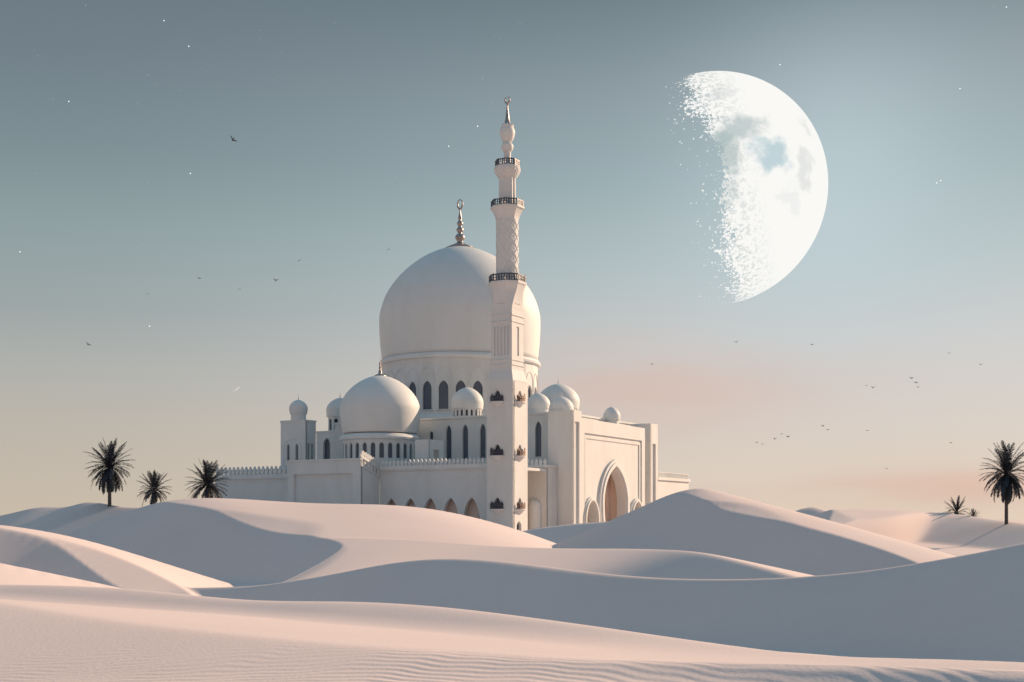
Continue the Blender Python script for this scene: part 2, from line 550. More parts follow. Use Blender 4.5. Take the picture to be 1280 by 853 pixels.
def sand_material():
    m, nt, b = nodemat("sand")
    N, L = nt.nodes, nt.links
    g = N.new("ShaderNodeNewGeometry")
    # colour: pale, faintly pink, with broad drifts of finer sand
    n1 = N.new("ShaderNodeTexNoise")
    n1.inputs["Scale"].default_value = 0.05
    n1.inputs["Detail"].default_value = 7
    n1.inputs["Roughness"].default_value = 0.65
    L.new(g.outputs["Position"], n1.inputs["Vector"])
    cr = N.new("ShaderNodeValToRGB")
    cr.color_ramp.elements[0].position = 0.3
    cr.color_ramp.elements[1].position = 0.7
    cr.color_ramp.elements[0].color = (0.70, 0.585, 0.555, 1)
    cr.color_ramp.elements[1].color = (0.755, 0.64, 0.61, 1)
    L.new(n1.outputs["Fac"], cr.inputs[0])
    # grain
    n2 = N.new("ShaderNodeTexNoise")
    n2.inputs["Scale"].default_value = 14
    n2.inputs["Detail"].default_value = 3
    L.new(g.outputs["Position"], n2.inputs["Vector"])
    mx = N.new("ShaderNodeMix")
    mx.data_type = "RGBA"
    mx.blend_type = "MULTIPLY"
    mx.inputs[0].default_value = 0.10
    L.new(cr.outputs[0], mx.inputs[6])
    L.new(n2.outputs["Fac"], mx.inputs[7])
    L.new(mx.outputs[2], b.inputs["Base Color"])
    b.inputs["Roughness"].default_value = 0.9
    b.inputs["Specular IOR Level"].default_value = 0.12
    bp2 = N.new("ShaderNodeBump")
    bp2.inputs["Strength"].default_value = 0.25
    bp2.inputs["Distance"].default_value = 0.02
    L.new(n2.outputs["Fac"], bp2.inputs["Height"])
    L.new(bp2.outputs[0], b.inputs["Normal"])
    return m


ground = build_ground(sand_material())

# ------------------------------------------------------------------ building helpers
# the site is turned 30 degrees: p runs along the long wall towards the near corner, q runs back from it
SITE = Vector((0.127, 190.0, 0.0))
ROT = R(-30)
CP, SP = math.cos(ROT), math.sin(ROT)
GZ = -6.0                                             # foundations reach below the sand


def world_of(p, q, z=0.0):
    return Vector((SITE.x + p * CP - q * SP, SITE.y + p * SP + q * CP, z))


STONE = plaster("white_stone", (0.665, 0.675, 0.675), 0.12, 0.7, 0.15)
SMOOTH = plaster("dome_render", (0.675, 0.685, 0.685), 0.07, 0.6, 0.0)
ROSE = plaster("rose_plaster", (0.74, 0.60, 0.53), 0.06, 0.75)
METAL = plain("weathered_metal", (0.34, 0.30, 0.285), 0.38, 0.75)
RAILM = plain("dark_railing_metal", (0.075, 0.08, 0.10), 0.5, 0.3)
RAIL_SUNLIT = plain("sunlit_railing_metal", (0.26, 0.17, 0.13), 0.5, 0.2)  # same railing on the sunny side, warm sunlight put into its colour
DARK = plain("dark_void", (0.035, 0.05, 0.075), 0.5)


def lattice_mat():
    m, nt, b = nodemat("lattice_glass")
    N, L = nt.nodes, nt.links
    tc = N.new("ShaderNodeTexCoord")
    br = N.new("ShaderNodeTexBrick")
    br.offset = 0.5
    br.inputs["Scale"].default_value = 2.2
    br.inputs["Mortar Size"].default_value = 0.035
    br.inputs["Brick Width"].default_value = 0.42
    br.inputs["Row Height"].default_value = 0.3
    br.inputs["Color1"].default_value = (0.026, 0.042, 0.075, 1)
    br.inputs["Color2"].default_value = (0.04, 0.06, 0.10, 1)
    br.inputs["Mortar"].default_value = (0.16, 0.19, 0.23, 1)
    mp = N.new("ShaderNodeMapping")
    mp.inputs["Rotation"].default_value = (R(90), 0, 0)
    L.new(tc.outputs["Object"], mp.inputs[0])
    L.new(mp.outputs[0], br.inputs["Vector"])
    L.new(br.outputs["Color"], b.inputs["Base Color"])
    b.inputs["Roughness"].default_value = 0.35
    return m


GLASS = lattice_mat()


class Thing:
    def __init__(s, name, label, cat, p, q, z=-3.0, group=None):
        s.o = empty(name, world_of(p, q, z), ROT)
        tag(s.o, label, cat, group)
        s.c = Vector((p, q, z))

    def part(s, name, bm, mat, smooth=False, angle=None, parent=None, off=None):
        """bm is drawn in site coordinates; the part hangs on the thing at its base"""
        bmesh.ops.translate(bm, verts=bm.verts[:], vec=-(s.c + (off or Vector())))
        o = link(name, bm, mat, parent or s.o, smooth, angle)
        if off is not None and parent is None:
            o.location = off
        return o

    def put(s, name, me, loc, rz, parent=None):
        o = bpy.data.objects.new(name, me)
        COL.objects.link(o)
        if parent is None:
            o.parent = s.o
            o.location = Vector(loc) - s.c
            o.rotation_euler = (0, 0, rz)
        else:
            o.parent = parent
        return o


def box(bm, p0, p1, q0, q1, z0, z1):
    v = [bm.verts.new((x, y, z)) for z in (z0, z1) for y in (q0, q1) for x in (p0, p1)]
    for f in ((0, 1, 3, 2), (4, 6, 7, 5), (0, 4, 5, 1), (2, 3, 7, 6), (0, 2, 6, 4), (1, 5, 7, 3)):
        bm.faces.new([v[i] for i in f])


def bevel(bm, w=0.05, seg=1):
    bmesh.ops.bevel(bm, geom=[e for e in bm.edges if len(e.link_faces) == 2 and e.calc_face_angle(0) > 0.6], offset=w, segments=seg, affect="EDGES", clamp_overlap=True)


def lathe(bm, prof, c, n=64, ph=0.0, rfun=None):
    rings = []
    for r, z in prof:
        if r < 1e-4:
            rings.append([bm.verts.new((c[0], c[1], z))])
        else:
            ring = []
            for i in range(n):
                a = ph + 2 * math.pi * i / n
                k = r * (rfun(a, z) if rfun else 1)
                ring.append(bm.verts.new((c[0] + k * math.cos(a), c[1] + k * math.sin(a), z)))
            rings.append(ring)
    for a, b in zip(rings, rings[1:]):
        for i in range(n):
            j = (i + 1) % n
            if len(a) == 1 and len(b) == 1:
                continue
            if len(a) == 1:
                bm.faces.new((a[0], b[i], b[j]))
            elif len(b) == 1:
                bm.faces.new((a[i], b[0], a[j]))
            else:
                bm.faces.new((a[i], a[j], b[j], b[i]))
    for ring in (rings[0], rings[-1]):
        if len(ring) > 2:
            bm.faces.new(ring)


def spline(pts, n):
    P = np.array(pts, float)
    P = np.vstack([2 * P[0] - P[1], P, 2 * P[-1] - P[-2]])
    out = []
    for i in range(1, len(P) - 2):
        for t in np.linspace(0, 1, n, endpoint=False):
            p0, p1, p2, p3 = P[i - 1:i + 3]
            out.append(0.5 * (2 * p1 + (p2 - p0) * t + (2 * p0 - 5 * p1 + 4 * p2 - p3) * t * t + (3 * p1 - p0 - 3 * p2 + p3) * t ** 3))
    out.append(P[-2])
    return [tuple(x) for x in out]


def arch(cx, z0, w, zs, zt, n=9, foot=1.0, sharp=72):
    """pointed arch outline, from the left foot over the apex to the right foot; foot < 1 draws it in below (horseshoe)"""
    h = w / 2
    left = [(-h * foot, z0)]
    if foot < 1:
        for t in (0.25, 0.5, 0.75):
            k = foot + (1 - foot) * math.sin(t * math.pi / 2)
            left.append((-h * k, z0 + (zs - z0) * t))
    A = R(sharp)
    for i in range(n):
        t = i / n
        left.append((-h * (1 - (1 - math.cos(A * t)) / (1 - math.cos(A))), zs + (zt - zs) * math.sin(A * t) / math.sin(A)))
    pts = left + [(0, zt)] + [(-x, z) for x, z in reversed(left)]
    return [(cx + x, z) for x, z in pts]


def grow(outline, d):
    """outline pushed outwards by d"""
    n = len(outline)
    cx = sum(p[0] for p in outline) / n
    cz = sum(p[1] for p in outline) / n
    out = []
    for i, (x, z) in enumerate(outline):
        a, b = outline[i - 1], outline[(i + 1) % n]
        tx, tz = b[0] - a[0], b[1] - a[1]
        if i == 0:
            tx, tz = outline[1][0] - x, outline[1][1] - z
        if i == n - 1:
            tx, tz = x - outline[-2][0], z - outline[-2][1]
        L = math.hypot(tx, tz) or 1
        nx, nz = -tz / L, tx / L
        if nx * (x - cx) + nz * (z - cz) < 0:
            nx, nz = -nx, -nz
        out.append((x + nx * d, z + nz * d))
    out[0] = (out[0][0], outline[0][1])
    out[-1] = (out[-1][0], outline[-1][1])
    return out


def panel(bm, o, u, outline, holes, t):
    """flat wall: outline and holes in (along, up); o = origin, u = direction along; thickness t goes to the back (left of u)"""
    o, u = Vector(o), Vector(u).normalized()
    back = Vector((-u.y, u.x, 0)) * t
    tmp = bmesh.new()
    es = []
    for loop in [outline] + list(holes):
        vs_ = [tmp.verts.new((x, z, 0)) for x, z in loop]
        for a, b in zip(vs_, vs_[1:] + vs_[:1]):
            es.append(tmp.edges.new((a, b)))
    bmesh.ops.triangle_fill(tmp, edges=es, use_beauty=True)
    g = bmesh.ops.extrude_face_region(tmp, geom=tmp.faces[:])
    ex = {v for v in g["geom"] if isinstance(v, bmesh.types.BMVert)}
    mp = {}
    for v in tmp.verts:
        co = o + u * v.co.x + Vector((0, 0, v.co.y))
        mp[v] = bm.verts.new(co + (back if v in ex else Vector()))
    for f in tmp.faces:
        try:
            bm.faces.new([mp[v] for v in f.verts])
        except ValueError:
            pass
    tmp.free()


def rect(x0, x1, z0, z1):
    return [(x0, z0), (x1, z0), (x1, z1), (x0, z1)]


def mesh_of(name, bm, mat, smooth=False):
    bmesh.ops.recalc_face_normals(bm, faces=bm.faces[:])
    me = bpy.data.meshes.new(name)
    bm.to_mesh(me)
    bm.free()
    me.materials.append(mat)
    if smooth:
        me.polygons.foreach_set("use_smooth", np.ones(len(me.polygons), dtype=bool))
    return me


def window_meshes(w, h, zs=0.62, fr=0.12, proud=0.07, depth=0.35, frame_mat=None, pane_mat=None, sharp=72):
    """frame ring and pane of a pointed window, foot at the origin, facing -Y"""
    inner = arch(0, 0, w, h * zs, h, sharp=sharp)
    bm = bmesh.new()
    panel(bm, (0, -proud, 0), (1, 0, 0), grow(inner, fr), [inner], proud + 0.03)
    box(bm, -w / 2 - fr, w / 2 + fr, -proud - 0.06, 0.02, -0.14, -0.003)
    fm = mesh_of("window", bm, frame_mat or STONE)
    bm = bmesh.new()
    panel(bm, (0, depth, 0), (1, 0, 0), grow(inner, 0.02), [], 0.05)
    pm = mesh_of("pane", bm, pane_mat or GLASS)
    return fm, pm, inner


def add_window(th, meshes, loc, rz):
    w = th.put("window", meshes[0], loc, rz)
    th.put("pane", meshes[1], None, 0, w)
    return w


def shift(outline, dx, dz):
    return [(x + dx, z + dz) for x, z in outline]


def facet_drum(bm, c, r, n, z0, z1, holes, t, ph=0.0):
    """ring of n flat facets, each pierced by the same holes (centred on the facet)"""
    s = 2 * r * math.tan(math.pi / n)
    for i in range(n):
        a = ph + 2 * math.pi * i / n
        u = Vector((-math.sin(a), math.cos(a), 0))
        o = Vector((c[0], c[1], 0)) + Vector((math.cos(a), math.sin(a), 0)) * r
        panel(bm, o, u, rect(-s / 2, s / 2, z0, z1), holes, t)
    bmesh.ops.remove_doubles(bm, verts=bm.verts[:], dist=0.002)


def drum_windows(th, meshes, c, r, n, z, ph=0.0, vis=None):
    for i in range(n):
        a = ph + 2 * math.pi * i / n
        add_window(th, meshes, (c[0] + r * math.cos(a), c[1] + r * math.sin(a), z), a + math.pi / 2)


def merlons(bm, a, b, z, step=0.8, w=0.56, h=1.05, t=0.24):
    """leaf shaped merlons along the wall top from a to b"""
    a, b = Vector((*a, 0)), Vector((*b, 0))
    L = (b - a).length
    u = (b - a) / L
    n = max(2, int(L / step))
    leaf = [(-.42, 0), (-.30, .18), (-.5, .42), (-.44, .62), (-.2, .78), (0, 1.0), (.2, .78), (.44, .62), (.5, .42), (.30, .18), (.42, 0)]
    for i in range(n):
        o = a + u * (L * (i + .5) / n)
        panel(bm, (o.x, o.y, z), u, [(x * w, y * h) for x, y in leaf], [], t)


DOME = [(.955, -.44), (.985, -.25), (1.0, 0), (.985, .14), (.93, .31), (.845, .46), (.73, .605), (.60, .725), (.47, .82), (.34, .89), (.2, .945), (.08, .975), (0, .985)]


def dome_bm(c, r, zc, low=None, sc=1.0, n=96):
    pr = DOME if low is None else low + DOME[2:]
    bm = bmesh.new()
    prof = spline([(x * r, zc + y * r * sc) for x, y in pr], 4)
    prof = [(max(0, a), b) for a, b in prof]
    prof[-1] = (0, prof[-1][1])
    lathe(bm, prof, c, n)
    return bm


def finial_bm(c, z, h, k=1.0, ring=True):
    w = h * 0.11 * k
    prof = [(w * 1.5, z - .02 * h), (w * 1.2, z + .02 * h), (w * .6, z + .05 * h), (w * .55, z + .08 * h), (w * .9, z + .13 * h), (w * 1.0, z + .17 * h), (w * .75, z + .22 * h), (w * .35, z + .25 * h),
            (w * .6, z + .29 * h), (w * .75, z + .33 * h), (w * .55, z + .37 * h), (w * .3, z + .40 * h), (w * .55, z + .44 * h), (w * .62, z + .47 * h), (w * .45, z + .51 * h), (w * .25, z + .54 * h),
            (w * .42, z + .58 * h), (w * .3, z + .63 * h), (w * .16, z + .70 * h), (w * .1, z + .78 * h), (0, z + .80 * h)]
    bm = bmesh.new()
    lathe(bm, prof, c, 20)
    if ring:                                          # crescent closing on itself: an upright oval ring
        R1, R2, t = .10 * h, .062 * h, .017 * h
        zc = z + .885 * h
        N1, N2 = 28, 8
        g = []
        for i in range(N1):
            a = 2 * math.pi * i / N1
            tt = t * (1.25 - .6 * (math.sin(a) + 1) / 2)
            row = []
            for j in range(N2):
                b = 2 * math.pi * j / N2
                rad = 1 + tt / R2 * math.cos(b)
                row.append(bm.verts.new((c[0] + R2 * rad * math.cos(a), c[1] + tt * math.sin(b), zc + R1 * (1 + tt / R1 * math.cos(b)) * math.sin(a))))
            g.append(row)
        for i in range(N1):
            for j in range(N2):
                bm.faces.new((g[i][j], g[(i + 1) % N1][j], g[(i + 1) % N1][(j + 1) % N2], g[i][(j + 1) % N2]))
    return bm


def spike_bm(c, z, h, w):
    bm = bmesh.new()
    lathe(bm, [(w * 1.6, z - .04 * h), (w * .8, z + .06 * h), (w, z + .16 * h), (w * .5, z + .26 * h), (w * .7, z + .36 * h), (w * .35, z + .46 * h), (w * .4, z + .56 * h), (w * .15, z + .7 * h), (0, z + h)], c, 12)
    return bm


# ------------------------------------------------------------------ the mosque
mq = Thing("mosque", "white mosque hall carrying the largest dome above an arcaded wall and window drum", "mosque", -28, 26)
PX, QX = (1, 0, 0), (0, 1, 0)
# arcade wall (faces -q), from the bay to the minaret
bm = bmesh.new()
AC = [-9.2, -13.3, -17.35, -21.4, -25.35]
holes = [arch(c, GZ + .5, 3.1, -.4, 3.4, foot=.8) for c in AC]
panel(bm, (0, 2.4, 0), PX, rect(-27.7, -3.0, GZ, 8.2), holes, .7)
mq.part("arcade_wall", bm, STONE)
bm = bmesh.new()
panel(bm, (0, 4.0, 0), PX, rect(-27.6, -3.0, GZ, 7.8), [], .3)
for c in AC:
    box(bm, c - 2.2, c - 1.85, 3.12, 3.99, GZ, 6.0)
mq.part("arcade_passage", bm, ROSE)
bm = bmesh.new()
panel(bm, (0, 3.93, 0), PX, arch(-7.9, GZ, 1.7, .4, 2.0), [], .06)
mq.part("door", bm, DARK)
bm = bmesh.new()
box(bm, -27.65, -4.79, 2.05, 2.75, 8.203, 8.9)
box(bm, -27.65, -4.79, 2.22, 2.75, 8.0, 8.2)
mq.part("cornice", bm, STONE)
bm = bmesh.new()
merlons(bm, (-27.5, 2.3), (-5.0, 2.3), 8.9)
mq.part("parapet", bm, STONE)
# roof terrace
bm = bmesh.new()
box(bm, -62, -1.6, 2.76, 72, 7.9, 8.35)
mq.part("roof", bm, STONE)
# short wall between minaret and portal
bm = bmesh.new()
panel(bm, (0, 14, 0), PX, rect(-12, -1.5, GZ, 8.6), [], .5)
panel(bm, (-1.5, 14, 0), QX, rect(0.003, 3.8, GZ, 8.6), [], .5)
mq.part("side_wall", bm, STONE)
bm = bmesh.new()
box(bm, -12, -1.3, 13.75, 14.35, 8.603, 9.05)
box(bm, -1.85, -1.3, 14.353, 17.85, 8.603, 9.05)
mq.part("cornice", bm, STONE)
bm = bmesh.new()
merlons(bm, (-12, 13.95), (-1.4, 13.95), 9.05)
mq.part("parapet", bm, STONE)
bm = bmesh.new()
lathe(bm, [(1.15, GZ), (1.15, 1.9)] + [(1.15 * math.cos(R(a)), 1.9 + 1.3 * math.sin(R(a))) for a in range(10, 90, 10)] + [(0, 3.2)], (-3.6, 13.7), 28)
mq.part("buttress", bm, SMOOTH, True, 50)
# bay standing forward of the arcade wall
bm = bmesh.new()
panel(bm, (0, -3, 0), PX, rect(-43.5, -27.7, GZ, 9.8), [rect(-42.2, -29.4, -4.5, 7.6)], .45)
panel(bm, (0, -2.553, 0), PX, rect(-43.4, -27.8, GZ, 9.7), [], .3)
def rk(x, dz):
    return 10.9 - .34 * x + dz
sq = [[(x, rk(x, -1.75)), (x + .5, rk(x + .5, -1.75)), (x + .5, rk(x + .5, -.95)), (x, rk(x, -.95))] for x in (.55, 1.45, 2.35, 3.25, 4.15)]
panel(bm, (-27.7, -3, 0), QX, [(.003, GZ), (5.35, GZ), (5.35, rk(5.35, 0)), (.003, rk(.003, 0))], sq, .4)
panel(bm, (-43.5, 2.35, 0), (0, -1, 0), rect(0, 5.3, GZ, 9.7), [], .4)
box(bm, -43.05, -28.15, -2.5, 2.3, 8.2, 8.6)
mq.part("bay", bm, STONE)
bm = bmesh.new()
for a, b, y0, y1 in ((-43.6, -27.6, -3.14, -2.5),):
    box(bm, a, b, y0, y1, 9.803, 10.1)
mq.part("bay_coping", bm, STONE)
bm = bmesh.new()
for i in range(7):
    merlons(bm, (-27.65, -2.7 + i * .72), (-27.65, -2.1 + i * .72), rk(.6 + i * .72, -.05), .6, .5, .75)
mq.part("parapet", bm, STONE)
bm = bmesh.new()
for d0, d1 in ((-2.2, -1.95), (-.75, -.55)):
    panel(bm, (-27.55, -2.95, 0), QX, [(0, rk(0, d0)), (5.2, rk(5.2, d0)), (5.2, rk(5.2, d1)), (0, rk(0, d1))], [], .14)
mq.part("string_course", bm, STONE)

# upper hall (tier) with tall windows
TW = window_meshes(1.25, 6.3, .78)
SW = window_meshes(.8, 2.4, .7)
wp = [-27.15, -23.5, -19.7, -16.0, -12.1, -8.1]
bm = bmesh.new()
allw = [(p, TW, 11.0) for p in (-50.5, -46.5, -42.5, -38.5)] + [(-31.0, SW, 14.0)] + [(p, TW, 11.0) for p in wp]
cuts = [-54] + [(a[0] + b[0]) / 2 for a, b in zip(allw, allw[1:])] + [-3.3]
for (p, W_, z), a, b in zip(allw, cuts, cuts[1:]):
    panel(bm, (0, 23.2, 0), PX, rect(a, b, 8.2, 18.5), [shift(W_[2], p, z)], .6)
bmesh.ops.remove_doubles(bm, verts=bm.verts[:], dist=.002)
panel(bm, (-3.3, 23.2, 0), QX, rect(.003, 38, 8.2, 18.5), [], .6)
panel(bm, (-54, 61.2, 0), (0, -1, 0), rect(0, 37.99, 8.2, 18.5), [], .6)
panel(bm, (-3.3, 61.2, 0), (-1, 0, 0), rect(.603, 50.09, 8.2, 18.5), [], .6)
mq.part("upper_wall", bm, STONE)
for p in wp + [-50.5, -46.5, -42.5, -38.5]:
    add_window(mq, TW, (p, 23.2, 11.0), 0)
add_window(mq, SW, (-31.0, 23.2, 14.0), 0)
bm = bmesh.new()
box(bm, -54.2, -3.1, 23.0, 61.4, 18.503, 18.85)
mq.part("upper_roof", bm, STONE)

# main drum and dome
MC = (-39.5, 46.5)
bm = bmesh.new()
lathe(bm, [(17.6, 18.3), (17.6, 19.6), (16.9, 20.2), (16.0, 20.25)], MC, 120)
mq.part("drum_base", bm, SMOOTH, True, 30)
ND, RD = 30, 16.15
DW = window_meshes(1.95, 5.6, .72, .16)
bm = bmesh.new()
blind = []
facet_drum(bm, MC, RD, ND, 20.2, 31.6, [shift(DW[2], 0, 21.3)], .6, R(3))
mq.part("drum", bm, STONE)
drum_windows(mq, DW, MC, RD, ND, 21.3, R(3))
bm = bmesh.new()                                       # blind arches in low relief above the windows
for i in range(ND):
    a = R(3) + 2 * math.pi * i / ND
    u = Vector((-math.sin(a), math.cos(a), 0))
    o = Vector((*MC, 0)) + Vector((math.cos(a), math.sin(a), 0)) * (RD + .09)
    ar = arch(0, 21.0, 2.75, 27.6, 29.6)
    panel(bm, o, u, grow(ar, .14), [ar], .09)
mq.part("blind_arcade", bm, STONE)
bm = bmesh.new()
lathe(bm, [(16.0, 31.3), (16.75, 31.5), (16.85, 31.9), (16.55, 32.4), (15.8, 32.6)], MC, 120)
mq.part("drum_cornice", bm, SMOOTH, True, 40)
MR = 16.75
dm = mq.part("dome", dome_bm(MC, MR, 40.6, [(.965, -.50), (.99, -.26)], .97, 128), SMOOTH, True)
bm = bmesh.new()
lathe(bm, [(3.3, 56.1), (2.2, 56.65), (1.1, 57.1), (.6, 57.25)], MC, 48)
mq.part("dome_cap", bm, METAL, True, parent=dm)
mq.part("finial", finial_bm(MC, 56.9, 9.6), METAL, True, parent=dm)


def small_dome(th, c, r, z0, name="dome", sc=1.0, fin=1.2, fw=.12, mat=None, low=None, fmat=None):
    d = th.part(name, dome_bm(c, r, z0 + r * .42 * sc, low, sc, 56), mat or SMOOTH, True)
    th.part("finial", spike_bm(c, z0 + r * 1.37 * sc, fin, fw), fmat or METAL, True, parent=d)
    return d


# little dome on the terrace of the upper hall
LC = (-25.4, 26.9)
OW = window_meshes(.42, 1.15, .8, .05, .03, .18, pane_mat=DARK)
bm = bmesh.new()
facet_drum(bm, LC, 2.72, 18, 18.85, 20.5, [shift(OW[2], 0, 19.1)], .25)
ld = mq.part("dome_drum", bm, STONE)
for i in range(18):
    a = 2 * math.pi * i / 18
    w = mq.put("window", OW[0], (LC[0] + 2.72 * math.cos(a), LC[1] + 2.72 * math.sin(a), 19.1), a + math.pi / 2)
    mq.put("pane", OW[1], None, 0, w)
small_dome(mq, LC, 3.05, 20.5, "dome", .97, 1.7, .09)
# large dome at the portal end of the terrace, on a drum with slits
PC = (-10.1, 34.6)
bm = bmesh.new()
SL = [rect(-.17, .17, 18.95, 20.35)]
facet_drum(bm, PC, 3.8, 26, 18.85, 20.6, SL, .25)
mq.part("dome_drum", bm, STONE)
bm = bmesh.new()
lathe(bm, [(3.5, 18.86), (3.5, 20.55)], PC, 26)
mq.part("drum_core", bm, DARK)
small_dome(mq, PC, 4.0, 20.4, "dome", .86, 1.3, .14, fmat=STONE)

bm = bmesh.new()
lathe(bm, [(2.1, 18.85), (2.1, 20.0), (2.0, 20.05)], (-10.9, 28.2), 40)
mq.part("dome_drum", bm, SMOOTH, True, 40)
small_dome(mq, (-10.9, 28.2), 2.25, 19.95, "dome", .95, 1.0, .09, fmat=STONE)

# stair house on the lower terrace
bm = bmesh.new()
panel(bm, (-24.5, 8.3, 0), PX, rect(0, 2.9, 8.3, 13.7), [], .3)
panel(bm, (-21.6, 8.3, 0), QX, rect(.003, 4.7, 8.3, 13.7), [rect(1.5, 3.3, 8.4, 12.0)], .3)
box(bm, -24.45, -21.65, 8.35, 12.95, 13.4, 13.697)
panel(bm, (-24.5, 13.0, 0), (0, -1, 0), rect(0, 4.4, 8.3, 13.7), [], .25)
sh = mq.part("stair_house", bm, STONE)
bm = bmesh.new()
box(bm, -21.95, -21.9, 9.75, 11.65, 8.4, 12.0)
mq.part("door", bm, plain("door_paint", (.42, .39, .37)), parent=sh)

# ------------------------------------------------------------------ domed pavilion (second dome)
pv = Thing("domed_pavilion", "round white pavilion with the second largest dome over a ring of small arched windows", "pavilion", -36.1, 13.9, 8.35)
VC = (-36.1, 13.9)
VW = window_meshes(.82, 2.75, .8, .07, .05, .3)
bm = bmesh.new()
facet_drum(bm, VC, 6.85, 28, 8.35, 14.1, [shift(VW[2], 0, 10.75)], .4)
pv.part("drum", bm, STONE)
drum_windows(pv, VW, VC, 6.85, 28, 10.75)
bm = bmesh.new()
lathe(bm, [(6.7, 13.95), (7.3, 14.2), (7.45, 14.55), (7.2, 14.9), (6.8, 15.2), (6.6, 15.25)], VC, 96)
pv.part("cornice", bm, SMOOTH, True, 40)
vd = pv.part("dome", dome_bm(VC, 7.35, 19.7, [(.92, -.64), (.965, -.42), (.99, -.2)], .9, 96), SMOOTH, True)
bm = bmesh.new()
lathe(bm, [(1.35, 25.95), (.8, 26.3), (.3, 26.55)], VC, 32)
pv.part("dome_cap", bm, METAL, True, parent=vd)
pv.part("finial", spike_bm(VC, 26.3, 3.7, .34), METAL, True, parent=vd)

# ------------------------------------------------------------------ corner tower on the far left
ct = Thing("corner_tower", "square white corner tower with a small onion dome, leftmost of the buildings", "tower", -56.1, 14.75, 0)
CW = window_meshes(.62, 3.3, .8, .1, .06, .4, pane_mat=DARK)
bm = bmesh.new()
panel(bm, (-59.2, 13.2, 0), PX, rect(0, 6.1, 0, 18.4), [shift(CW[2], 1.9, 10.9), shift(CW[2], 4.0, 10.9)], .5)
panel(bm, (-53.1, 13.2, 0), QX, rect(.003, 3.1, 0, 18.4), [rect(.7, 1.3, 10.9, 14.3), rect(1.75, 2.35, 10.9, 14.3)], .5)
panel(bm, (-53.1, 16.3, 0), (-1, 0, 0), rect(.003, 6.1, 0, 18.4), [], .5)
panel(bm, (-59.2, 16.3, 0), (0, -1, 0), rect(.003, 3.0, 0, 18.4), [], .5)
box(bm, -59.3, -53.0, 13.1, 16.4, 18.403, 18.75)
ct.part("wall", bm, STONE)
for x in (-57.3, -55.2):
    add_window(ct, CW, (x, 13.2, 10.9), 0)
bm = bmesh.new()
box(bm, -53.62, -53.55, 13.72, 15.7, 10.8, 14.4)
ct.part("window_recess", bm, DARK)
bm = bmesh.new()                                       # moulding round the pair of windows
ar = arch(-56.25, 8.4, 4.3, 13.2, 15.2)
panel(bm, (0, 13.12, 0), PX, grow(ar, .14), [ar], .08)
ct.part("moulding", bm, STONE)
CC = (-56.1, 14.75)
bm = bmesh.new()
lathe(bm, [(1.45, 18.7), (1.45, 19.9), (1.65, 20.05), (1.65, 20.45), (1.4, 20.5)], CC, 40)
ct.part("dome_drum", bm, SMOOTH, True, 35)
small_dome(ct, CC, 1.78, 20.4, "dome", .95, 1.3, .07)

# ------------------------------------------------------------------ lantern tower behind the pavilion
lt = Thing("lantern_tower", "white tower with an open lantern and small dome half hidden behind the pavilion dome", "tower", -58, 30, 0)
KW = window_meshes(1.7, 4.6, .7, .16, .08, .5)
bm = bmesh.new()
panel(bm, (-61.4, 26.6, 0), PX, rect(0, 6.8, 0, 17.3), [shift(KW[2], 2.7, 11.6)], .6)
panel(bm, (-54.6, 26.6, 0), QX, rect(.003, 6.8, 0, 17.3), [], .6)
panel(bm, (-54.6, 33.4, 0), (-1, 0, 0), rect(.003, 6.8, 0, 17.3), [], .6)
panel(bm, (-61.4, 33.4, 0), (0, -1, 0), rect(.003, 6.75, 0, 17.3), [], .6)
box(bm, -61.5, -54.5, 26.5, 33.5, 17.303, 17.65)
lt.part("wall", bm, STONE)
add_window(lt, KW, (-58.7, 26.6, 11.6), 0)
KC = (-58, 30)
bm = bmesh.new()
facet_drum(bm, KC, 2.35, 10, 17.65, 20.6, [arch(0, 17.9, .85, 19.7, 20.2)], .3)
lt.part("lantern", bm, STONE)
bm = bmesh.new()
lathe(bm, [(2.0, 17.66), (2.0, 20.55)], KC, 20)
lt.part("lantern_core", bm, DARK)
bm = bmesh.new()
lathe(bm, [(2.3, 20.5), (2.75, 20.65), (2.75, 20.95), (2.4, 21.0)], KC, 40)
lt.part("cornice", bm, SMOOTH, True, 35)
small_dome(lt, KC, 2.8, 20.9, "dome", .93, 1.6, .1)

# ------------------------------------------------------------------ perimeter walls
lw = Thing("perimeter_wall", "low crenellated white wall running left from the mosque towards the palms", "wall", -57, 2.7, -3)
lw.o["kind"] = "thing"
bm = bmesh.new()
panel(bm, (0, 2.6, 0), PX, rect(-66, -43.5, GZ, 7.2), [], .6)
lw.part("wall", bm, STONE)
bm = bmesh.new()
box(bm, -66, -43.5, 2.3, 3.2, 7.203, 8.0)
lw.part("coping", bm, STONE)
bm = bmesh.new()
merlons(bm, (-66, 2.55), (-43.6, 2.55), 8.0, .98, .72, 1.5, .4)
lw.part("parapet", bm, STONE)

rw = Thing("perimeter_wall", "low white wall with a fine baluster railing right of the portal beside the dune crest", "wall", .9, 64, -3)
rw.o["kind"] = "thing"
bm = bmesh.new()
panel(bm, (.8, 55.75, 0), QX, rect(0, 17, GZ, 7.6), [], .6)
panel(bm, (.8, 72.75, 0), (-1, 0, 0), rect(.003, 22, GZ, 7.6), [], .6)
rw.part("wall", bm, STONE)
bm = bmesh.new()
box(bm, .1, 1.15, 55.75, 73.0, 7.603, 8.2)
rw.part("coping", bm, STONE)
bm = bmesh.new()
for i in range(30):
    y = 56 + i * .57
    box(bm, .55, .67, y, y + .13, 8.2, 9.1)
box(bm, .5, .74, 55.8, 72.9, 9.103, 9.25)
rw.part("railing", bm, STONE)

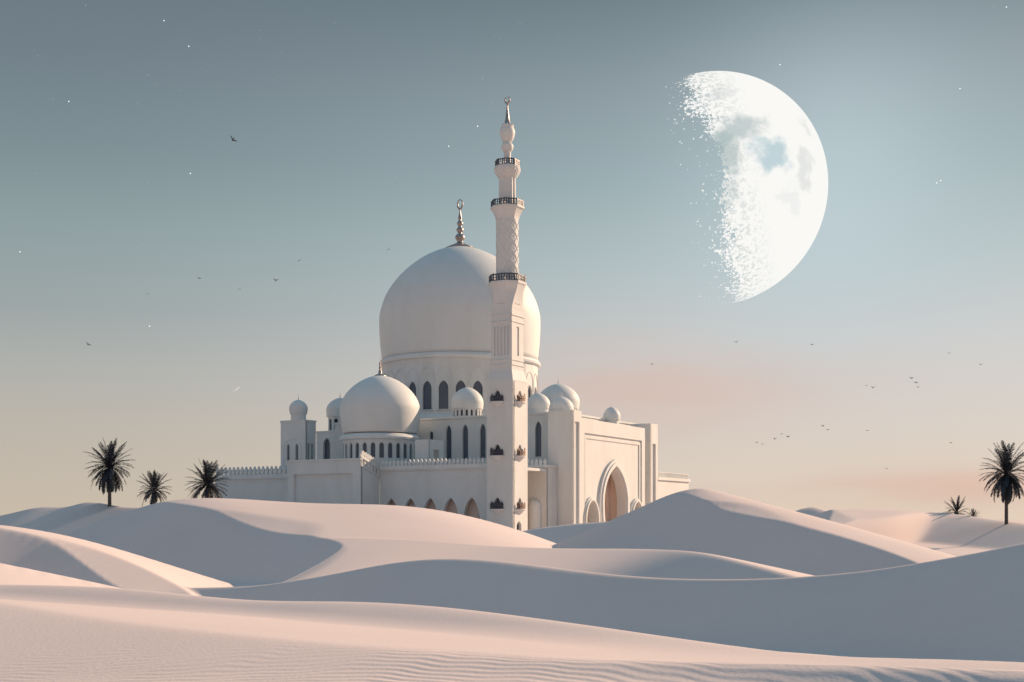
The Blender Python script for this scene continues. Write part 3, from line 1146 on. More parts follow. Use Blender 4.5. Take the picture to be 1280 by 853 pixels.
# ------------------------------------------------------------------ entrance portal
po = Thing("entrance_portal", "tall white entrance portal with a great pointed horseshoe arch right of the minaret", "gatehouse", -1, 36, -3)
GA = arch(35.4, GZ + .5, 9.6, 2.9, 9.3, 14, foot=.72, sharp=66)
LA = arch(25.7, GZ + .5, 4.5, -.4, 3.0, 12, foot=.7, sharp=84)
RA = arch(45.2, GZ + .5, 4.5, -.4, 3.0, 12, foot=.7, sharp=84)
bm = bmesh.new()
panel(bm, (.9, 0, 0), QX, rect(21.2, 49.1, GZ, 17.4), [GA, LA, RA], 1.5)
po.part("facade", bm, STONE)
bm = bmesh.new()                                       # raised border of the facade
panel(bm, (1.2, 0, 0), QX, rect(21.25, 49.05, GZ, 17.38), [rect(23.0, 47.6, GZ + .2, 14.9)], .297)
panel(bm, (1.06, 0, 0), QX, rect(23.4, 47.2, GZ + .3, 14.5), [rect(23.9, 46.7, GZ + .4, 14.0)], .157)
po.part("border", bm, STONE)


def surround(outline, d, x, t):
    b = bmesh.new()
    panel(b, (x, 0, 0), QX, grow(outline, d), [outline], t)
    panel(b, (x + .22, 0, 0), QX, grow(outline, d * .62), [grow(outline, d * .18)], .217)
    return b


for ol, d in ((GA, 1.5), (LA, .8), (RA, .8)):
    po.part("arch_surround", surround(ol, d, 1.35, .447), SMOOTH)
# passage behind the great arch
bm = bmesh.new()
GI = arch(36.2, GZ + .5, 7.2, 2.0, 7.4, 14, foot=.7, sharp=70)
panel(bm, (-2.3, 0, 0), QX, rect(22.0, 48.6, GZ, 12.0), [GI], .5)
panel(bm, (-5.0, 0, 0), QX, rect(22.0, 48.6, GZ, 12.0), [], .3)
box(bm, -4.9, -.65, 29.4, 29.9, GZ, 11.9)
box(bm, -4.9, -.65, 41.0, 41.5, GZ, 11.9)
box(bm, -4.9, -.65, 22.0, 48.6, 12.003, 12.3)
po.part("passage", bm, ROSE)
bm = bmesh.new()
panel(bm, (-4.92, 0, 0), QX, arch(38.5, GZ, 2.6, 1.5, 4.2), [], .05)
po.part("inner_door", bm, DARK)
for c in (25.9, 45.4):
    bm = bmesh.new()
    panel(bm, (-2.2, 0, 0), QX, arch(c, GZ, 1.1, -.9, .5), [], .06)
    po.part("side_door", bm, DARK)
# piers
bm = bmesh.new()
panel(bm, (-3.3, 17.9, 0), PX, rect(0, 4.8, GZ, 18.5), [], .5)
panel(bm, (1.5, 17.9, 0), QX, rect(.003, 3.3, GZ, 18.5), [rect(.8, 2.5, GZ + .3, 16.6)], .35)
panel(bm, (1.14, 18.42, 0), QX, rect(0, 2.7, GZ, 18.4), [], .2)
panel(bm, (1.5, 21.2, 0), (-1, 0, 0), rect(.003, 4.8, GZ, 18.5), [], .35)
box(bm, -3.25, 1.13, 18.45, 21.1, 18.15, 18.45)
po.part("pier", bm, STONE)
bm = bmesh.new()
panel(bm, (-2.8, 51.4, 0), PX, rect(0, 4.1, GZ, 18.5), [], .5)
panel(bm, (1.3, 51.4, 0), QX, rect(.003, 3.7, GZ, 18.5), [rect(1.0, 2.7, GZ + .3, 14.6)], .35)
panel(bm, (.94, 51.95, 0), QX, rect(0, 2.8, GZ, 18.4), [], .2)
panel(bm, (1.3, 55.1, 0), (-1, 0, 0), rect(.003, 4.1, GZ, 18.5), [], .35)
box(bm, -2.75, .93, 51.95, 54.7, 18.15, 18.45)
po.part("pier", bm, STONE)
bm = bmesh.new()
panel(bm, (-.9, 49.1, 0), QX, rect(.003, 2.3, GZ, 17.0), [], .4)
po.part("slot_wall", bm, STONE)
bm = bmesh.new()
box(bm, -3.28, -.61, 21.3, 51.3, 16.9, 17.3)
po.part("roof", bm, STONE)
bm = bmesh.new()
panel(bm, (-3.3, 23.15, 0), (0, -1, 0), rect(0, 4.7, 8.2, 18.5), [], .4)
po.part("return_wall", bm, STONE)
small_dome(po, (-2.1, 20.6), 2.15, 18.3, "dome", .95, 1.2, .1, fmat=STONE)
bm = bmesh.new()
lathe(bm, [(1.35, 17.3), (1.35, 18.7), (1.2, 18.75)], (-2.7, 42.3), 32)
po.part("dome_drum", bm, SMOOTH, True, 35)
small_dome(po, (-2.7, 42.3), 1.65, 18.6, "dome", 1.1, .7, .07, fmat=STONE)

# ------------------------------------------------------------------ minaret
mi = Thing("minaret", "tall slender white minaret with three railed galleries and a bulbed spire", "minaret", -2.4, 2.4, -3)
NC = (-2.4, 2.4)
YM = 193.3


def zv(v):
    return (HOR - v) / F * YM


WBZ = [zv(503.5), zv(570.5), zv(636.5)]                # sills of the balcony openings
ow, oh = 2.15, 1.65
op = [(-1.05, 0), (-1.05, .9), (-.86, 1.15), (-.62, .92), (-.5, 1.2), (-.34, 1.55), (0, 1.85), (.34, 1.55), (.5, 1.2), (.62, .92), (.86, 1.15), (1.05, .9), (1.05, 0)]
bm = bmesh.new()
zb, zt_ = zv(479), zv(464)
panel(bm, (-4.8, 0, 0), PX, rect(0, 4.8, GZ, zb), [shift(op, 1.95, z) for z in WBZ], .6)
panel(bm, (0, 0, 0), QX, rect(.003, 4.8, GZ, zb), [shift(op, 2.3, z) for z in WBZ] + [arch(2.0, GZ + .2, 1.5, -1.3, -.5)], .6)
panel(bm, (0, 4.8, 0), (-1, 0, 0), rect(.003, 4.8, GZ, zb), [], .6)
panel(bm, (-4.8, 4.8, 0), (0, -1, 0), rect(.003, 4.797, GZ, zb), [], .6)
mi.part("base_shaft", bm, STONE)


def sq_ring(half, z):
    return [(NC[0] - half, NC[1] - half, z), (NC[0] + half, NC[1] - half, z), (NC[0] + half, NC[1] + half, z), (NC[0] - half, NC[1] + half, z)]


def loft(bm, secs):
    rings = [[bm.verts.new(c) for c in s_] for s_ in secs]
    n = len(rings[0])
    for a, b in zip(rings, rings[1:]):
        for i in range(n):
            bm.faces.new((a[i], a[(i + 1) % n], b[(i + 1) % n], b[i]))
    bm.faces.new(rings[0])
    bm.faces.new(rings[-1])


bm = bmesh.new()
loft(bm, [sq_ring(2.42, zb + .003), sq_ring(2.42, zb + .25), sq_ring(1.93, zt_)])
mi.part("shoulder", bm, STONE)
hu = 1.9
bm = bmesh.new()
zu0, zu1 = zt_ + .003, zv(388)
slit = [rect(hu - .45, hu + .45, zv(446), zv(410))]
fl = [rect(.55 + i * .62, .9 + i * .62, zv(446), zv(410)) for i in range(5)]
panel(bm, (NC[0] - hu, NC[1] - hu, 0), PX, rect(0, 2 * hu, zu0, zu1), fl, .12)
panel(bm, (NC[0] + hu, NC[1] - hu, 0), QX, rect(.003, 2 * hu, zu0, zu1), slit, .12)
panel(bm, (NC[0] + hu, NC[1] + hu, 0), (-1, 0, 0), rect(.003, 2 * hu, zu0, zu1), fl, .12)
panel(bm, (NC[0] - hu, NC[1] + hu, 0), (0, -1, 0), rect(.003, 2 * hu - .003, zu0, zu1), slit, .12)
loft(bm, [sq_ring(hu - .14, zu0), sq_ring(hu - .14, zu1)])
mi.part("upper_shaft", bm, STONE)
for v in (458, 452, 404.5, 396.5):
    bm = bmesh.new()
    loft(bm, [sq_ring(hu + .02, zv(v) - .16), sq_ring(hu + .13, zv(v) - .06), sq_ring(hu + .13, zv(v) + .06), sq_ring(hu + .02, zv(v) + .14)])
    mi.part("string_course", bm, STONE)


def oct_ring(half, z, k):
    """square with corners cut; k = 0 square .. 0.586 regular octagon"""
    c = half * k
    q = [(-half + c, -half), (half - c, -half), (half, -half + c), (half, half - c), (half - c, half), (-half + c, half), (-half, half - c), (-half, -half + c)]
    return [(NC[0] + x, NC[1] + y, z) for x, y in q]


bm = bmesh.new()
z0, z1 = zu1 + .003, zv(357)
secs = []
for i in range(9):
    t = i / 8
    secs.append(oct_ring(1.92 + (2.72 - 1.92) * t ** 1.9, z0 + (z1 - z0) * t, .03 + .5 * min(1, t * 1.4)))
secs += [oct_ring(2.82, z1 + .003, .53), oct_ring(2.82, z1 + .32, .53)]
loft(bm, secs)
mi.part("gallery_corbel", bm, STONE)
bm = bmesh.new()                                       # pointed niches in relief on the corbel
for u_, o_ in ((PX, (NC[0], NC[1] - 2.0, 0)), (QX, (NC[0] + 2.0, NC[1], 0)), ((-1, 0, 0), (NC[0], NC[1] + 2.0, 0)), ((0, -1, 0), (NC[0] - 2.0, NC[1], 0))):
    for cx in ((-1.0, 1.0) if False else (0,)):
        ar = arch(cx, zv(382), 1.15, zv(373), zv(366))
        panel(bm, o_, u_, grow(ar, .16), [ar], .3)
mi.part("niche_relief", bm, STONE)


def railing(c, half, k, z, h, name="railing", n=5, round_=False):
    b = bmesh.new()
    if round_:
        ns = 30
        P_ = [(c[0] + half * math.cos(2 * math.pi * i / ns), c[1] + half * math.sin(2 * math.pi * i / ns)) for i in range(ns)]
        sub = 1
    else:
        P_ = [(x, y) for x, y, _ in oct_ring(half, 0, k)]
        sub = n
    for i in range(len(P_)):
        a, d = Vector((*P_[i], 0)), Vector((*P_[(i + 1) % len(P_)], 0))
        u = (d - a).normalized()
        L = (d - a).length
        panel(b, (a.x, a.y, z), u, rect(0, L, h * .86, h), [], .09)
        panel(b, (a.x, a.y, z), u, rect(0, L, .0, h * .12), [], .09)
        panel(b, (a.x, a.y, z), u, rect(0, L, h * .45, h * .52), [], .07)
        for j in range(sub):
            x = L * (j + .5) / sub
            w = .09 if (i + j) % 2 else .16
            hh = h * (1.12 if (i + j) % 3 == 0 else 1.0)
            panel(b, (a.x, a.y, z), u, [(x - w, h * .1), (x + w, h * .1), (x + w * .5, h * .5), (x + w, h * .86), (x, hh), (x - w, h * .86), (x - w * .5, h * .5)], [], .1)
    return mi.part(name, b, RAILM)


railing(NC, 2.74, .53, z1 + .32, 1.15)
# round shaft wrapped in a diamond lattice of ribs
rs = 1.78
zs0, zs1 = z1 + .3, zv(276)
bm = bmesh.new()
lathe(bm, [(rs, zs0), (rs, zs1)], NC, 64)
mi.part("round_shaft", bm, STONE, True, 40)
bm = bmesh.new()
NR, turns = 9, .62
for sgn in (-1, 1):
    for k in range(NR):
        prev = None
        for i in range(31):
            t = i / 30
            a = 2 * math.pi * (k / NR + sgn * turns * t)
            z = zs0 + .1 + (zs1 - zs0 - .2) * t
            er = Vector((math.cos(a), math.sin(a), 0))
            et = Vector((-math.sin(a), math.cos(a), 0))
            c_ = Vector((*NC, z))
            w_, h_ = .11, (.07 if sgn > 0 else .062)
            cur = [bm.verts.new(c_ + er * (rs - .02) - et * w_), bm.verts.new(c_ + er * (rs + h_)), bm.verts.new(c_ + er * (rs - .02) + et * w_)]
            if prev:
                for j in range(3):
                    bm.faces.new((prev[j], prev[(j + 1) % 3], cur[(j + 1) % 3], cur[j]))
            prev = cur
mi.part("diamond_ribs", bm, STONE)
bm = bmesh.new()
zf = zv(262)
secs = []
for i in range(8):
    t = i / 7
    secs.append(oct_ring(1.72 + (2.95 - 1.72) * t ** 1.5 - .72 * 0, zs1 + (zf - zs1) * t, .56))
secs = [[(NC[0] + (x - NC[0]), NC[1] + (y - NC[1]), z) for x, y, z in s_] for s_ in secs]
secs += [oct_ring(2.55, zf + .003, .56)]
for s_i in range(8):
    t = s_i / 7
    secs[s_i] = oct_ring(1.72 + (2.42 - 1.72) * t ** 1.6, zs1 + (zf - zs1) * t, .56)
secs += [oct_ring(2.55, zf + .25, .56)]
loft(bm, secs)
mi.part("gallery_corbel", bm, STONE)
railing(NC, 2.48, .56, zf + .25, 1.0)
# fluted shaft
zg = zv(223)
bm = bmesh.new()
lathe(bm, [(1.5, zf + .2), (1.42, zf + .6), (1.36, zg - .4), (1.45, zg)], NC, 96, 0, lambda a, z: 1 - .09 * abs(math.sin(a * 7)))
mi.part("fluted_shaft", bm, STONE)
bm = bmesh.new()
prof = spline([(1.42, zg), (1.75, zg + .45), (2.05, zg + 1.0), (2.1, zg + 1.5), (1.95, zv(209))], 5)
lathe(bm, prof, NC, 72, 0, lambda a, z: 1 + .025 * math.sin(a * 18 + (math.pi if int(z * 4) % 2 else 0)))
mi.part("gallery_corbel", bm, STONE)
railing(NC, 1.85, .56, zv(209), .95, n=4)
# neck, bulbs and spire
bm = bmesh.new()
zz = [(0.95, 209.5), (.85, 206), (.62, 203), (.55, 196), (.62, 192), (.5, 191), (.8, 188.5), (.98, 184.5), (.9, 181), (.55, 178.2), (.75, 177.3), (1.02, 173.5), (1.22, 168), (1.2, 163.5), (.98, 160), (1.02, 159.4), (1.02, 158.4), (.72, 157.5)]
prof = spline([(r, zv(v)) for r, v in zz], 3)
lathe(bm, prof, NC, 40)
nb = mi.part("neck", bm, SMOOTH, True, 45)
bm = bmesh.new()
for i in range(12):
    a = 2 * math.pi * i / 12
    lathe(bm, [(.16, zv(158.5)), (.2, zv(157.4)), (.12, zv(156.4)), (0, zv(155.4))], (NC[0] + .86 * math.cos(a), NC[1] + .86 * math.sin(a)), 8)
mi.part("spire_crown", bm, SMOOTH)
bm = bmesh.new()
lathe(bm, spline([(.72, zv(158)), (.5, zv(154)), (.33, zv(149)), (.24, zv(143)), (.16, zv(137)), (.08, zv(131))], 4), NC, 24)
sp = mi.part("spire", bm, METAL, True)
bm = bmesh.new()
lathe(bm, [(.07, zv(131.5)), (.2, zv(130.5)), (.07, zv(129.3)), (0, zv(128.8))], NC, 12)
N1, N2 = 24, 8
g = []
for i in range(N1 + 1):                                # crescent, horns up
    a = R(98) + R(344) * i / N1
    tt = .13 * math.sin(math.pi * i / N1) ** .6 + .012
    g.append([bm.verts.new((NC[0] + (.42 + tt * math.cos(2 * math.pi * j / N2)) * math.cos(a), NC[1] + tt * math.sin(2 * math.pi * j / N2),
                            zv(125.4) + (.52 + tt * math.cos(2 * math.pi * j / N2)) * math.sin(a))) for j in range(N2)])
for i in range(N1):
    for j in range(N2):
        bm.faces.new((g[i][j], g[i + 1][j], g[i + 1][(j + 1) % N2], g[i][(j + 1) % N2]))
mi.part("finial", bm, METAL, True, parent=sp)

# window balconies of the minaret: opening, half round ledge, fretted balustrade
rr_ = random.Random(3)


def balcony(origin, u, z, mat):
    u = Vector(u)
    out = Vector((u.y, -u.x, 0))
    o = Vector(origin)
    b = bmesh.new()
    # half round ledge on a tapering corbel
    secs = []
    for rad, dz in ((.25, -.85), (.6, -.6), (.95, -.3), (1.3, -.16), (1.36, -.15), (1.36, 0.0)):
        s_ = []
        for i in range(13):
            a = math.pi * i / 12
            s_.append(o + u * (rad * math.cos(a)) + out * (rad * .62 * math.sin(a)) + Vector((0, 0, z + dz)))
        secs.append(s_ + [o + u * -rad - out * .05 + Vector((0, 0, z + dz)), o + u * rad - out * .05 + Vector((0, 0, z + dz))])
    loft(b, secs)
    bal = mi.part("balcony", b, STONE)
    b = bmesh.new()
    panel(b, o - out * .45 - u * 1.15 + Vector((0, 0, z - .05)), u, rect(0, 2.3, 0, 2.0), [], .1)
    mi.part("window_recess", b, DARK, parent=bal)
    b = bmesh.new()
    n_ = 9
    for i in range(n_):
        a = math.pi * (.06 + .88 * i / (n_ - 1))
        c_ = o + u * (1.12 * math.cos(a)) + out * (.16 + .5 * math.sin(a))
        h_ = rr_.choice((.75, .9, 1.05, 1.3))
        panel(b, c_ - u * .11 + Vector((0, 0, z)), u, [(0, .0), (.22, .0), (.18, h_ * .35), (.24, h_ * .7), (.11, h_), (-.02, h_ * .7), (.04, h_ * .35)], [], .07)
    for i in range(12):
        a0, a1 = math.pi * (.06 + .88 * i / 12), math.pi * (.06 + .88 * (i + 1) / 12)
        A = o + u * (1.12 * math.cos(a0)) + out * (.2 + .5 * math.sin(a0))
        B = o + u * (1.12 * math.cos(a1)) + out * (.2 + .5 * math.sin(a1))
        panel(b, A + Vector((0, 0, z)), B - A, rect(0, (B - A).length, .5, .6), [], .05)
    mi.part("balustrade", b, mat, parent=bal)


for z in WBZ:
    balcony((-2.85, 0, 0), PX, z, RAILM)
    balcony((0, 2.3, 0), QX, z, RAIL_SUNLIT)
bm = bmesh.new()
panel(bm, (-.5, 1.2, 0), QX, rect(0, 1.7, GZ, -.3), [], .06)
mi.part("door", bm, DARK)

# ------------------------------------------------------------------ date palms
LEAF = plain("palm_leaf", (0.016, 0.024, 0.036), 0.75, 0.0, 0.35, 1.5)
TRUNK = plain("palm_trunk", (0.085, 0.075, 0.075), 0.85, 0.0, 0.35, 4.0)


def frond(bm, rnd, base, az, el0, L, droop, lw):
    """one feather leaf: arching midrib with two rows of narrow leaflets"""
    n = 20
    p = Vector(base)
    pts, dirs = [p.copy()], []
    for i in range(n):
        t = i / n
        e = el0 - droop * (t ** 1.4)
        d = Vector((math.cos(az) * math.cos(e), math.sin(az) * math.cos(e), math.sin(e)))
        dirs.append(d)
        p = p + d * (L / n)
        pts.append(p.copy())
    dirs.append(dirs[-1])
    sidev = Vector((-math.sin(az), math.cos(az), 0))
    prev = None
    for i, (c, d) in enumerate(zip(pts, dirs)):       # midrib
        w = 0.028 * L * (1 - i / n) ** .8 * .6 + .012
        up = sidev.cross(d)
        cur = [bm.verts.new(c - sidev * w), bm.verts.new(c + up * w * .7), bm.verts.new(c + sidev * w)]
        if prev:
            for j in range(3):
                bm.faces.new((prev[j], prev[(j + 1) % 3], cur[(j + 1) % 3], cur[j]))
        prev = cur
    nl = 30
    for k in range(nl):
        t = .12 + .88 * k / (nl - 1)
        f = t * n
        i = min(int(f), n - 1)
        c = pts[i].lerp(pts[i + 1], f - i)
        d = dirs[i]
        up = sidev.cross(d)
        ll = L * .19 * (math.sin(math.pi * (t * .82 + .13)) ** .7) * rnd.uniform(.8, 1.12)
        for s in (-1, 1):
            a = R(rnd.uniform(28, 46))
            dv = (d * math.cos(a) + sidev * s * math.sin(a) + up * rnd.uniform(-.1, .28) + Vector((0, 0, -.18 * t))).normalized()
            wv = dv.cross(up).normalized() * lw * L * .5
            m = c + dv * ll * .5 + Vector((0, 0, .01 * ll))
            e_ = c + dv * ll + Vector((0, 0, -.10 * ll))
            v = [bm.verts.new(c - wv * .6), bm.verts.new(c + wv * .6), bm.verts.new(m + wv), bm.verts.new(m - wv), bm.verts.new(e_)]
            bm.faces.new((v[0], v[1], v[2], v[3]))
            bm.faces.new((v[3], v[2], v[4]))


def palm(name, label, u, r, crown_v, Rc, seed, low=-62, nf=64, group=None, v_ground=None, sink=.4, cat="palm tree", tr=.24):
    x, y, _ = at(u, HOR, r)
    zg = h1(x, y)
    zc = (HOR - crown_v) / F * r
    rnd = random.Random(seed)
    o = empty(name, (x, y, zg), rnd.uniform(0, 6))
    tag(o, label, cat, group)
    H = zc - zg
    if H > -sink:
        bm = bmesh.new()
        n = max(6, int((H + sink) / .22))
        prof = []
        for i in range(n + 1):
            t = i / n
            rad = tr * (1.25 - .35 * t) * (1.12 if t < .06 else 1)
            zz_ = -sink + (H + sink) * t
            prof.append((rad * 1.06, zz_))
            if i < n:
                prof.append((rad * .9, zz_ + (H + sink) / n * .85))
        prof.append((tr * 1.3, H + .1))
        prof.append((0, H + .35))
        lathe(bm, prof, (0, 0), 14)
        link("trunk", bm, TRUNK, o)
    bm = bmesh.new()
    ga = 2.39996
    for i in range(nf):
        t = (i + .5) / nf
        e = 88 - (88 - low) * t ** .9
        az = i * ga + rnd.uniform(-.25, .25)
        L = Rc * rnd.uniform(.88, 1.1) * (1.06 if e > 50 else .86 if e > -25 else .98)
        droop = R(rnd.uniform(18, 40) if e > 55 else rnd.uniform(38, 62))
        frond(bm, rnd, (.12 * math.cos(az), .12 * math.sin(az), H + rnd.uniform(-.1, .22)), az, R(e + rnd.uniform(-7, 7)), L, droop, .021)
    me = bpy.data.meshes.new("crown")
    bm.to_mesh(me)
    bm.free()
    me.materials.append(LEAF)
    c = bpy.data.objects.new("crown", me)
    COL.objects.link(c)
    c.parent = o
    return o


PG = "date palms among the dunes"
palm("palm_tree", "tall dark palm with bare trunk standing on the far left dune", 137, 158.0, 585, 3.6, 1, -66, 84, PG, tr=.2)
palm("palm_tree", "small dark palm crown half sunk behind the left dune, between two larger palms", 193, 143.0, 614, 2.25, 2, -34, 66, PG)
palm("palm_tree", "wide dark palm crown without visible trunk at the left end of the crenellated wall", 260, 142.0, 607, 2.95, 3, -40, 78, PG)
palm("palm_tree", "tall dark palm with bare trunk at the right edge of the photo", 1258, 160.5, 593, 4.0, 5, -70, 88, PG, tr=.2)
palm("palm_tree", "low spiky palm sprouting from the right dune crest beside a tiny tuft", 1196, 180.0, 641, 2.4, 6, -8, 30, "young plants on the right dune crest", cat="young palm")
palm("desert_shrub", "tiny dark tuft on the right dune crest, left of the tall right palm", 1217, 176.0, 646.3, 1.15, 7, 8, 22, "young plants on the right dune crest", cat="shrub", tr=.1)

# ------------------------------------------------------------------ the moon: the sunlit half of a far sphere, broken along its terminator
def moon():
    d0 = 3500.0
    c = Vector(at(889.5, 239.3, d0))
    rad = 141.0 / F * d0
    view = (-c).normalized()                              # towards the photographer
    right = Vector((0, 0, 1)).cross(-view).normalized() * -1
    right = Vector((-view).cross(Vector((0, 0, 1)))).normalized()
    upv = right.cross(-view).normalized()
    L = (right * .982 + upv * .19 + view * .03).normalized()   # light comes from the right
    e1 = L.cross(upv).normalized()
    e2 = L.cross(e1).normalized()
    nt_, na = 300, 860
    th = np.concatenate([np.linspace(0.02, R(60), 70), np.linspace(R(60), R(118), nt_ - 69)[1:]])
    ph = np.linspace(0, 2 * np.pi, na, endpoint=False)
    T, A = np.meshgrid(th, ph, indexing="ij")
    Ln, E1, E2 = (np.array(v) for v in (L, e1, e2))
    N_ = np.cos(T)[..., None] * Ln + np.sin(T)[..., None] * (np.cos(A)[..., None] * E1 + np.sin(A)[..., None] * E2)
    # rough ground: fractal noise on the sphere
    fine = np.zeros(T.shape)
    broad = np.zeros(T.shape)
    facing = (N_ @ np.array(view)) > -.05
    idx = np.argwhere((T > R(50)) & facing)
    for i, j in idx:
        v = Vector(N_[i, j])
        fine[i, j] = noise.noise(v * 34) * .6 + noise.noise(v * 75) * .55
        broad[i, j] = noise.noise(v * 3.1 + Vector((4.2, 1.7, .3))) + .45 * noise.noise(v * 7.5)
    nl = np.cos(T)
    py = N_ @ np.array(upv)
    px = N_ @ np.array(right)
    # dark plains open to the sky in the upper middle of the terminator
    gap = .17 * np.exp(-(((py - .22) / .28) ** 2 + ((px - .02) / .20) ** 2)) + .05 * np.exp(-(((py + .12) / .2) ** 2 + ((px - .0) / .14) ** 2))
    # more broken towards the terminator: a shrinking share of the sunlit spots
    s_ = nl + .10 * broad + .02 - gap
    keep = (s_ + fine * .17 > .05) | ((s_ > -.2) & (fine > .33 - s_ * 1.3)) 
    keep &= (T < R(117))
    keep = np.where(facing, keep, T < R(52))
    keep[:75] = True
    co = np.array(c) + rad * N_
    nr, nc = T.shape
    i, j = np.meshgrid(np.arange(nr - 1), np.arange(nc), indexing="ij")
    j2 = (j + 1) % nc
    q = np.stack([i * nc + j, (i + 1) * nc + j, (i + 1) * nc + j2, i * nc + j2], -1)
    q = q[keep[:-1, :]]
    used, inv = np.unique(q, return_inverse=True)
    me = bpy.data.meshes.new("moon")
    V = co.reshape(-1, 3)[used] - np.array(c)
    me.from_pydata(V.tolist(), [], inv.reshape(-1, 4).tolist())
    m, nt, b = nodemat("moon_surface")
    N, K = nt.nodes, nt.links
    N.remove(b)
    em = N.new("ShaderNodeEmission")
    K.new(em.outputs[0], N["Material Output"].inputs[0])
    tc_ = N.new("ShaderNodeTexCoord")
    sc = N.new("ShaderNodeVectorMath")
    sc.operation = "SCALE"
    sc.inputs["Scale"].default_value = 1 / rad
    K.new(tc_.outputs["Object"], sc.inputs[0])
    nz_ = N.new("ShaderNodeTexNoise")
    nz_.inputs["Scale"].default_value = 3.6
    nz_.inputs["Detail"].default_value = 6
    nz_.inputs["Roughness"].default_value = .6
    K.new(sc.outputs[0], nz_.inputs["Vector"])
    wsub = N.new("ShaderNodeVectorMath")
    wsub.operation = "MULTIPLY_ADD"
    K.new(nz_.outputs["Color"], wsub.inputs[0])
    wsub.inputs[1].default_value = (.55, .55, .55)
    K.new(sc.outputs[0], wsub.inputs[2])
    off = Vector((.275, .275, .275))

    def mixc(fac, a, col):
        x = N.new("ShaderNodeMix")
        x.data_type = "RGBA"
        K.new(fac, x.inputs[0])
        if isinstance(a, tuple):
            x.inputs[6].default_value = (*a, 1)
        else:
            K.new(a, x.inputs[6])
        x.inputs[7].default_value = (*col, 1)
        return x.outputs[2]

    col = (lin((250, 249, 245)))
    # the dark plains
    for (u, v, R1, cc, st) in ((928, 162, 26, (196, 206, 206), .95), (905, 168, 20, (176, 192, 192), .85), (962, 196, 24, (190, 210, 216), .95), (1000, 158, 13, (232, 232, 228), .8), (1003, 212, 17, (226, 228, 226), .85),
                               (985, 240, 16, (236, 238, 236), .7), (912, 195, 20, (180, 194, 193), .8), (895, 118, 20, (226, 228, 226), .7), (905, 235, 18, (204, 212, 211), .6)):
        X, Y = (u - 890.5) / 146.0, (232.8 - v) / 146.0
        Zc = math.sqrt(max(0, 1 - X * X - Y * Y))
        ctr = right * X + upv * Y + view * Zc + off
        ds = N.new("ShaderNodeVectorMath")
        ds.operation = "DISTANCE"
        K.new(wsub.outputs[0], ds.inputs[0])
        ds.inputs[1].default_value = ctr
        mr = N.new("ShaderNodeMapRange")
        mr.interpolation_type = "SMOOTHSTEP"
        K.new(ds.outputs["Value"], mr.inputs[0])
        mr.inputs[1].default_value = R1 / 146 * 1.3
        mr.inputs[2].default_value = R1 / 146 * .55
        mr.inputs[3].default_value = 0
        mr.inputs[4].default_value = st
        col = mixc(mr.outputs[0], col, lin(cc))
    # crater relief near the terminator, its shading painted as grey rings and specks
    vo = N.new("ShaderNodeTexVoronoi")
    vo.inputs["Scale"].default_value = 13
    vo.inputs["Randomness"].default_value = 1
    K.new(sc.outputs[0], vo.inputs["Vector"])
    ring = N.new("ShaderNodeValToRGB")
    el_ = ring.color_ramp.elements
    el_[0].position, el_[0].color = .16, (0, 0, 0, 1)
    el_[1].position, el_[1].color = .34, (0, 0, 0, 1)
    e_ = el_.new(.25)
    e_.color = (1, 1, 1, 1)
    K.new(vo.outputs["Distance"], ring.inputs[0])
    dt = N.new("ShaderNodeVectorMath")
    dt.operation = "DOT_PRODUCT"
    K.new(sc.outputs[0], dt.inputs[0])
    dt.inputs[1].default_value = L
    mr = N.new("ShaderNodeMapRange")
    K.new(dt.outputs["Value"], mr.inputs[0])
    mr.inputs[1].default_value = .45
    mr.inputs[2].default_value = .05
    mr.inputs[3].default_value = 0.0
    mr.inputs[4].default_value = .85
    n3 = N.new("ShaderNodeTexNoise")
    n3.inputs["Scale"].default_value = 34
    n3.inputs["Detail"].default_value = 3
    K.new(sc.outputs[0], n3.inputs["Vector"])
    m3 = N.new("ShaderNodeMapRange")
    K.new(n3.outputs["Fac"], m3.inputs[0])
    m3.inputs[1].default_value = .50
    m3.inputs[2].default_value = .64
    ad = N.new("ShaderNodeMath")
    ad.operation = "MAXIMUM"
    K.new(ring.outputs[0], ad.inputs[0])
    K.new(m3.outputs[0], ad.inputs[1])
    ml = N.new("ShaderNodeMath")
    ml.operation = "MULTIPLY"
    K.new(ad.outputs[0], ml.inputs[0])
    K.new(mr.outputs[0], ml.inputs[1])
    col = mixc(ml.outputs[0], col, lin((176, 190, 192)))
    K.new(col, em.inputs["Color"])
    em.inputs["Strength"].default_value = 1.0
    me.materials.append(m)
    o = bpy.data.objects.new("moon", me)
    o.location = c
    COL.objects.link(o)
    tag(o, "huge pale half moon with crumbling cratered left edge in the evening sky", "moon")


moon()

# ------------------------------------------------------------------ stars
def glow(name, rgb, k=1.0):
    m, nt, b = nodemat(name)
    em = nt.nodes.new("ShaderNodeEmission")
    em.inputs["Color"].default_value = (*lin(rgb), 1)
    em.inputs["Strength"].default_value = k
    nt.links.new(em.outputs[0], nt.nodes["Material Output"].inputs[0])
    nt.nodes.remove(b)
    return m


SB, SF = glow("bright_starlight", (255, 255, 252), 1.3), glow("faint_starlight", (205, 216, 218), 1.0)


def star_mesh(name, r, mat):
    bm = bmesh.new()
    bmesh.ops.create_icosphere(bm, subdivisions=1, radius=r)
    return mesh_of(name, bm, mat)


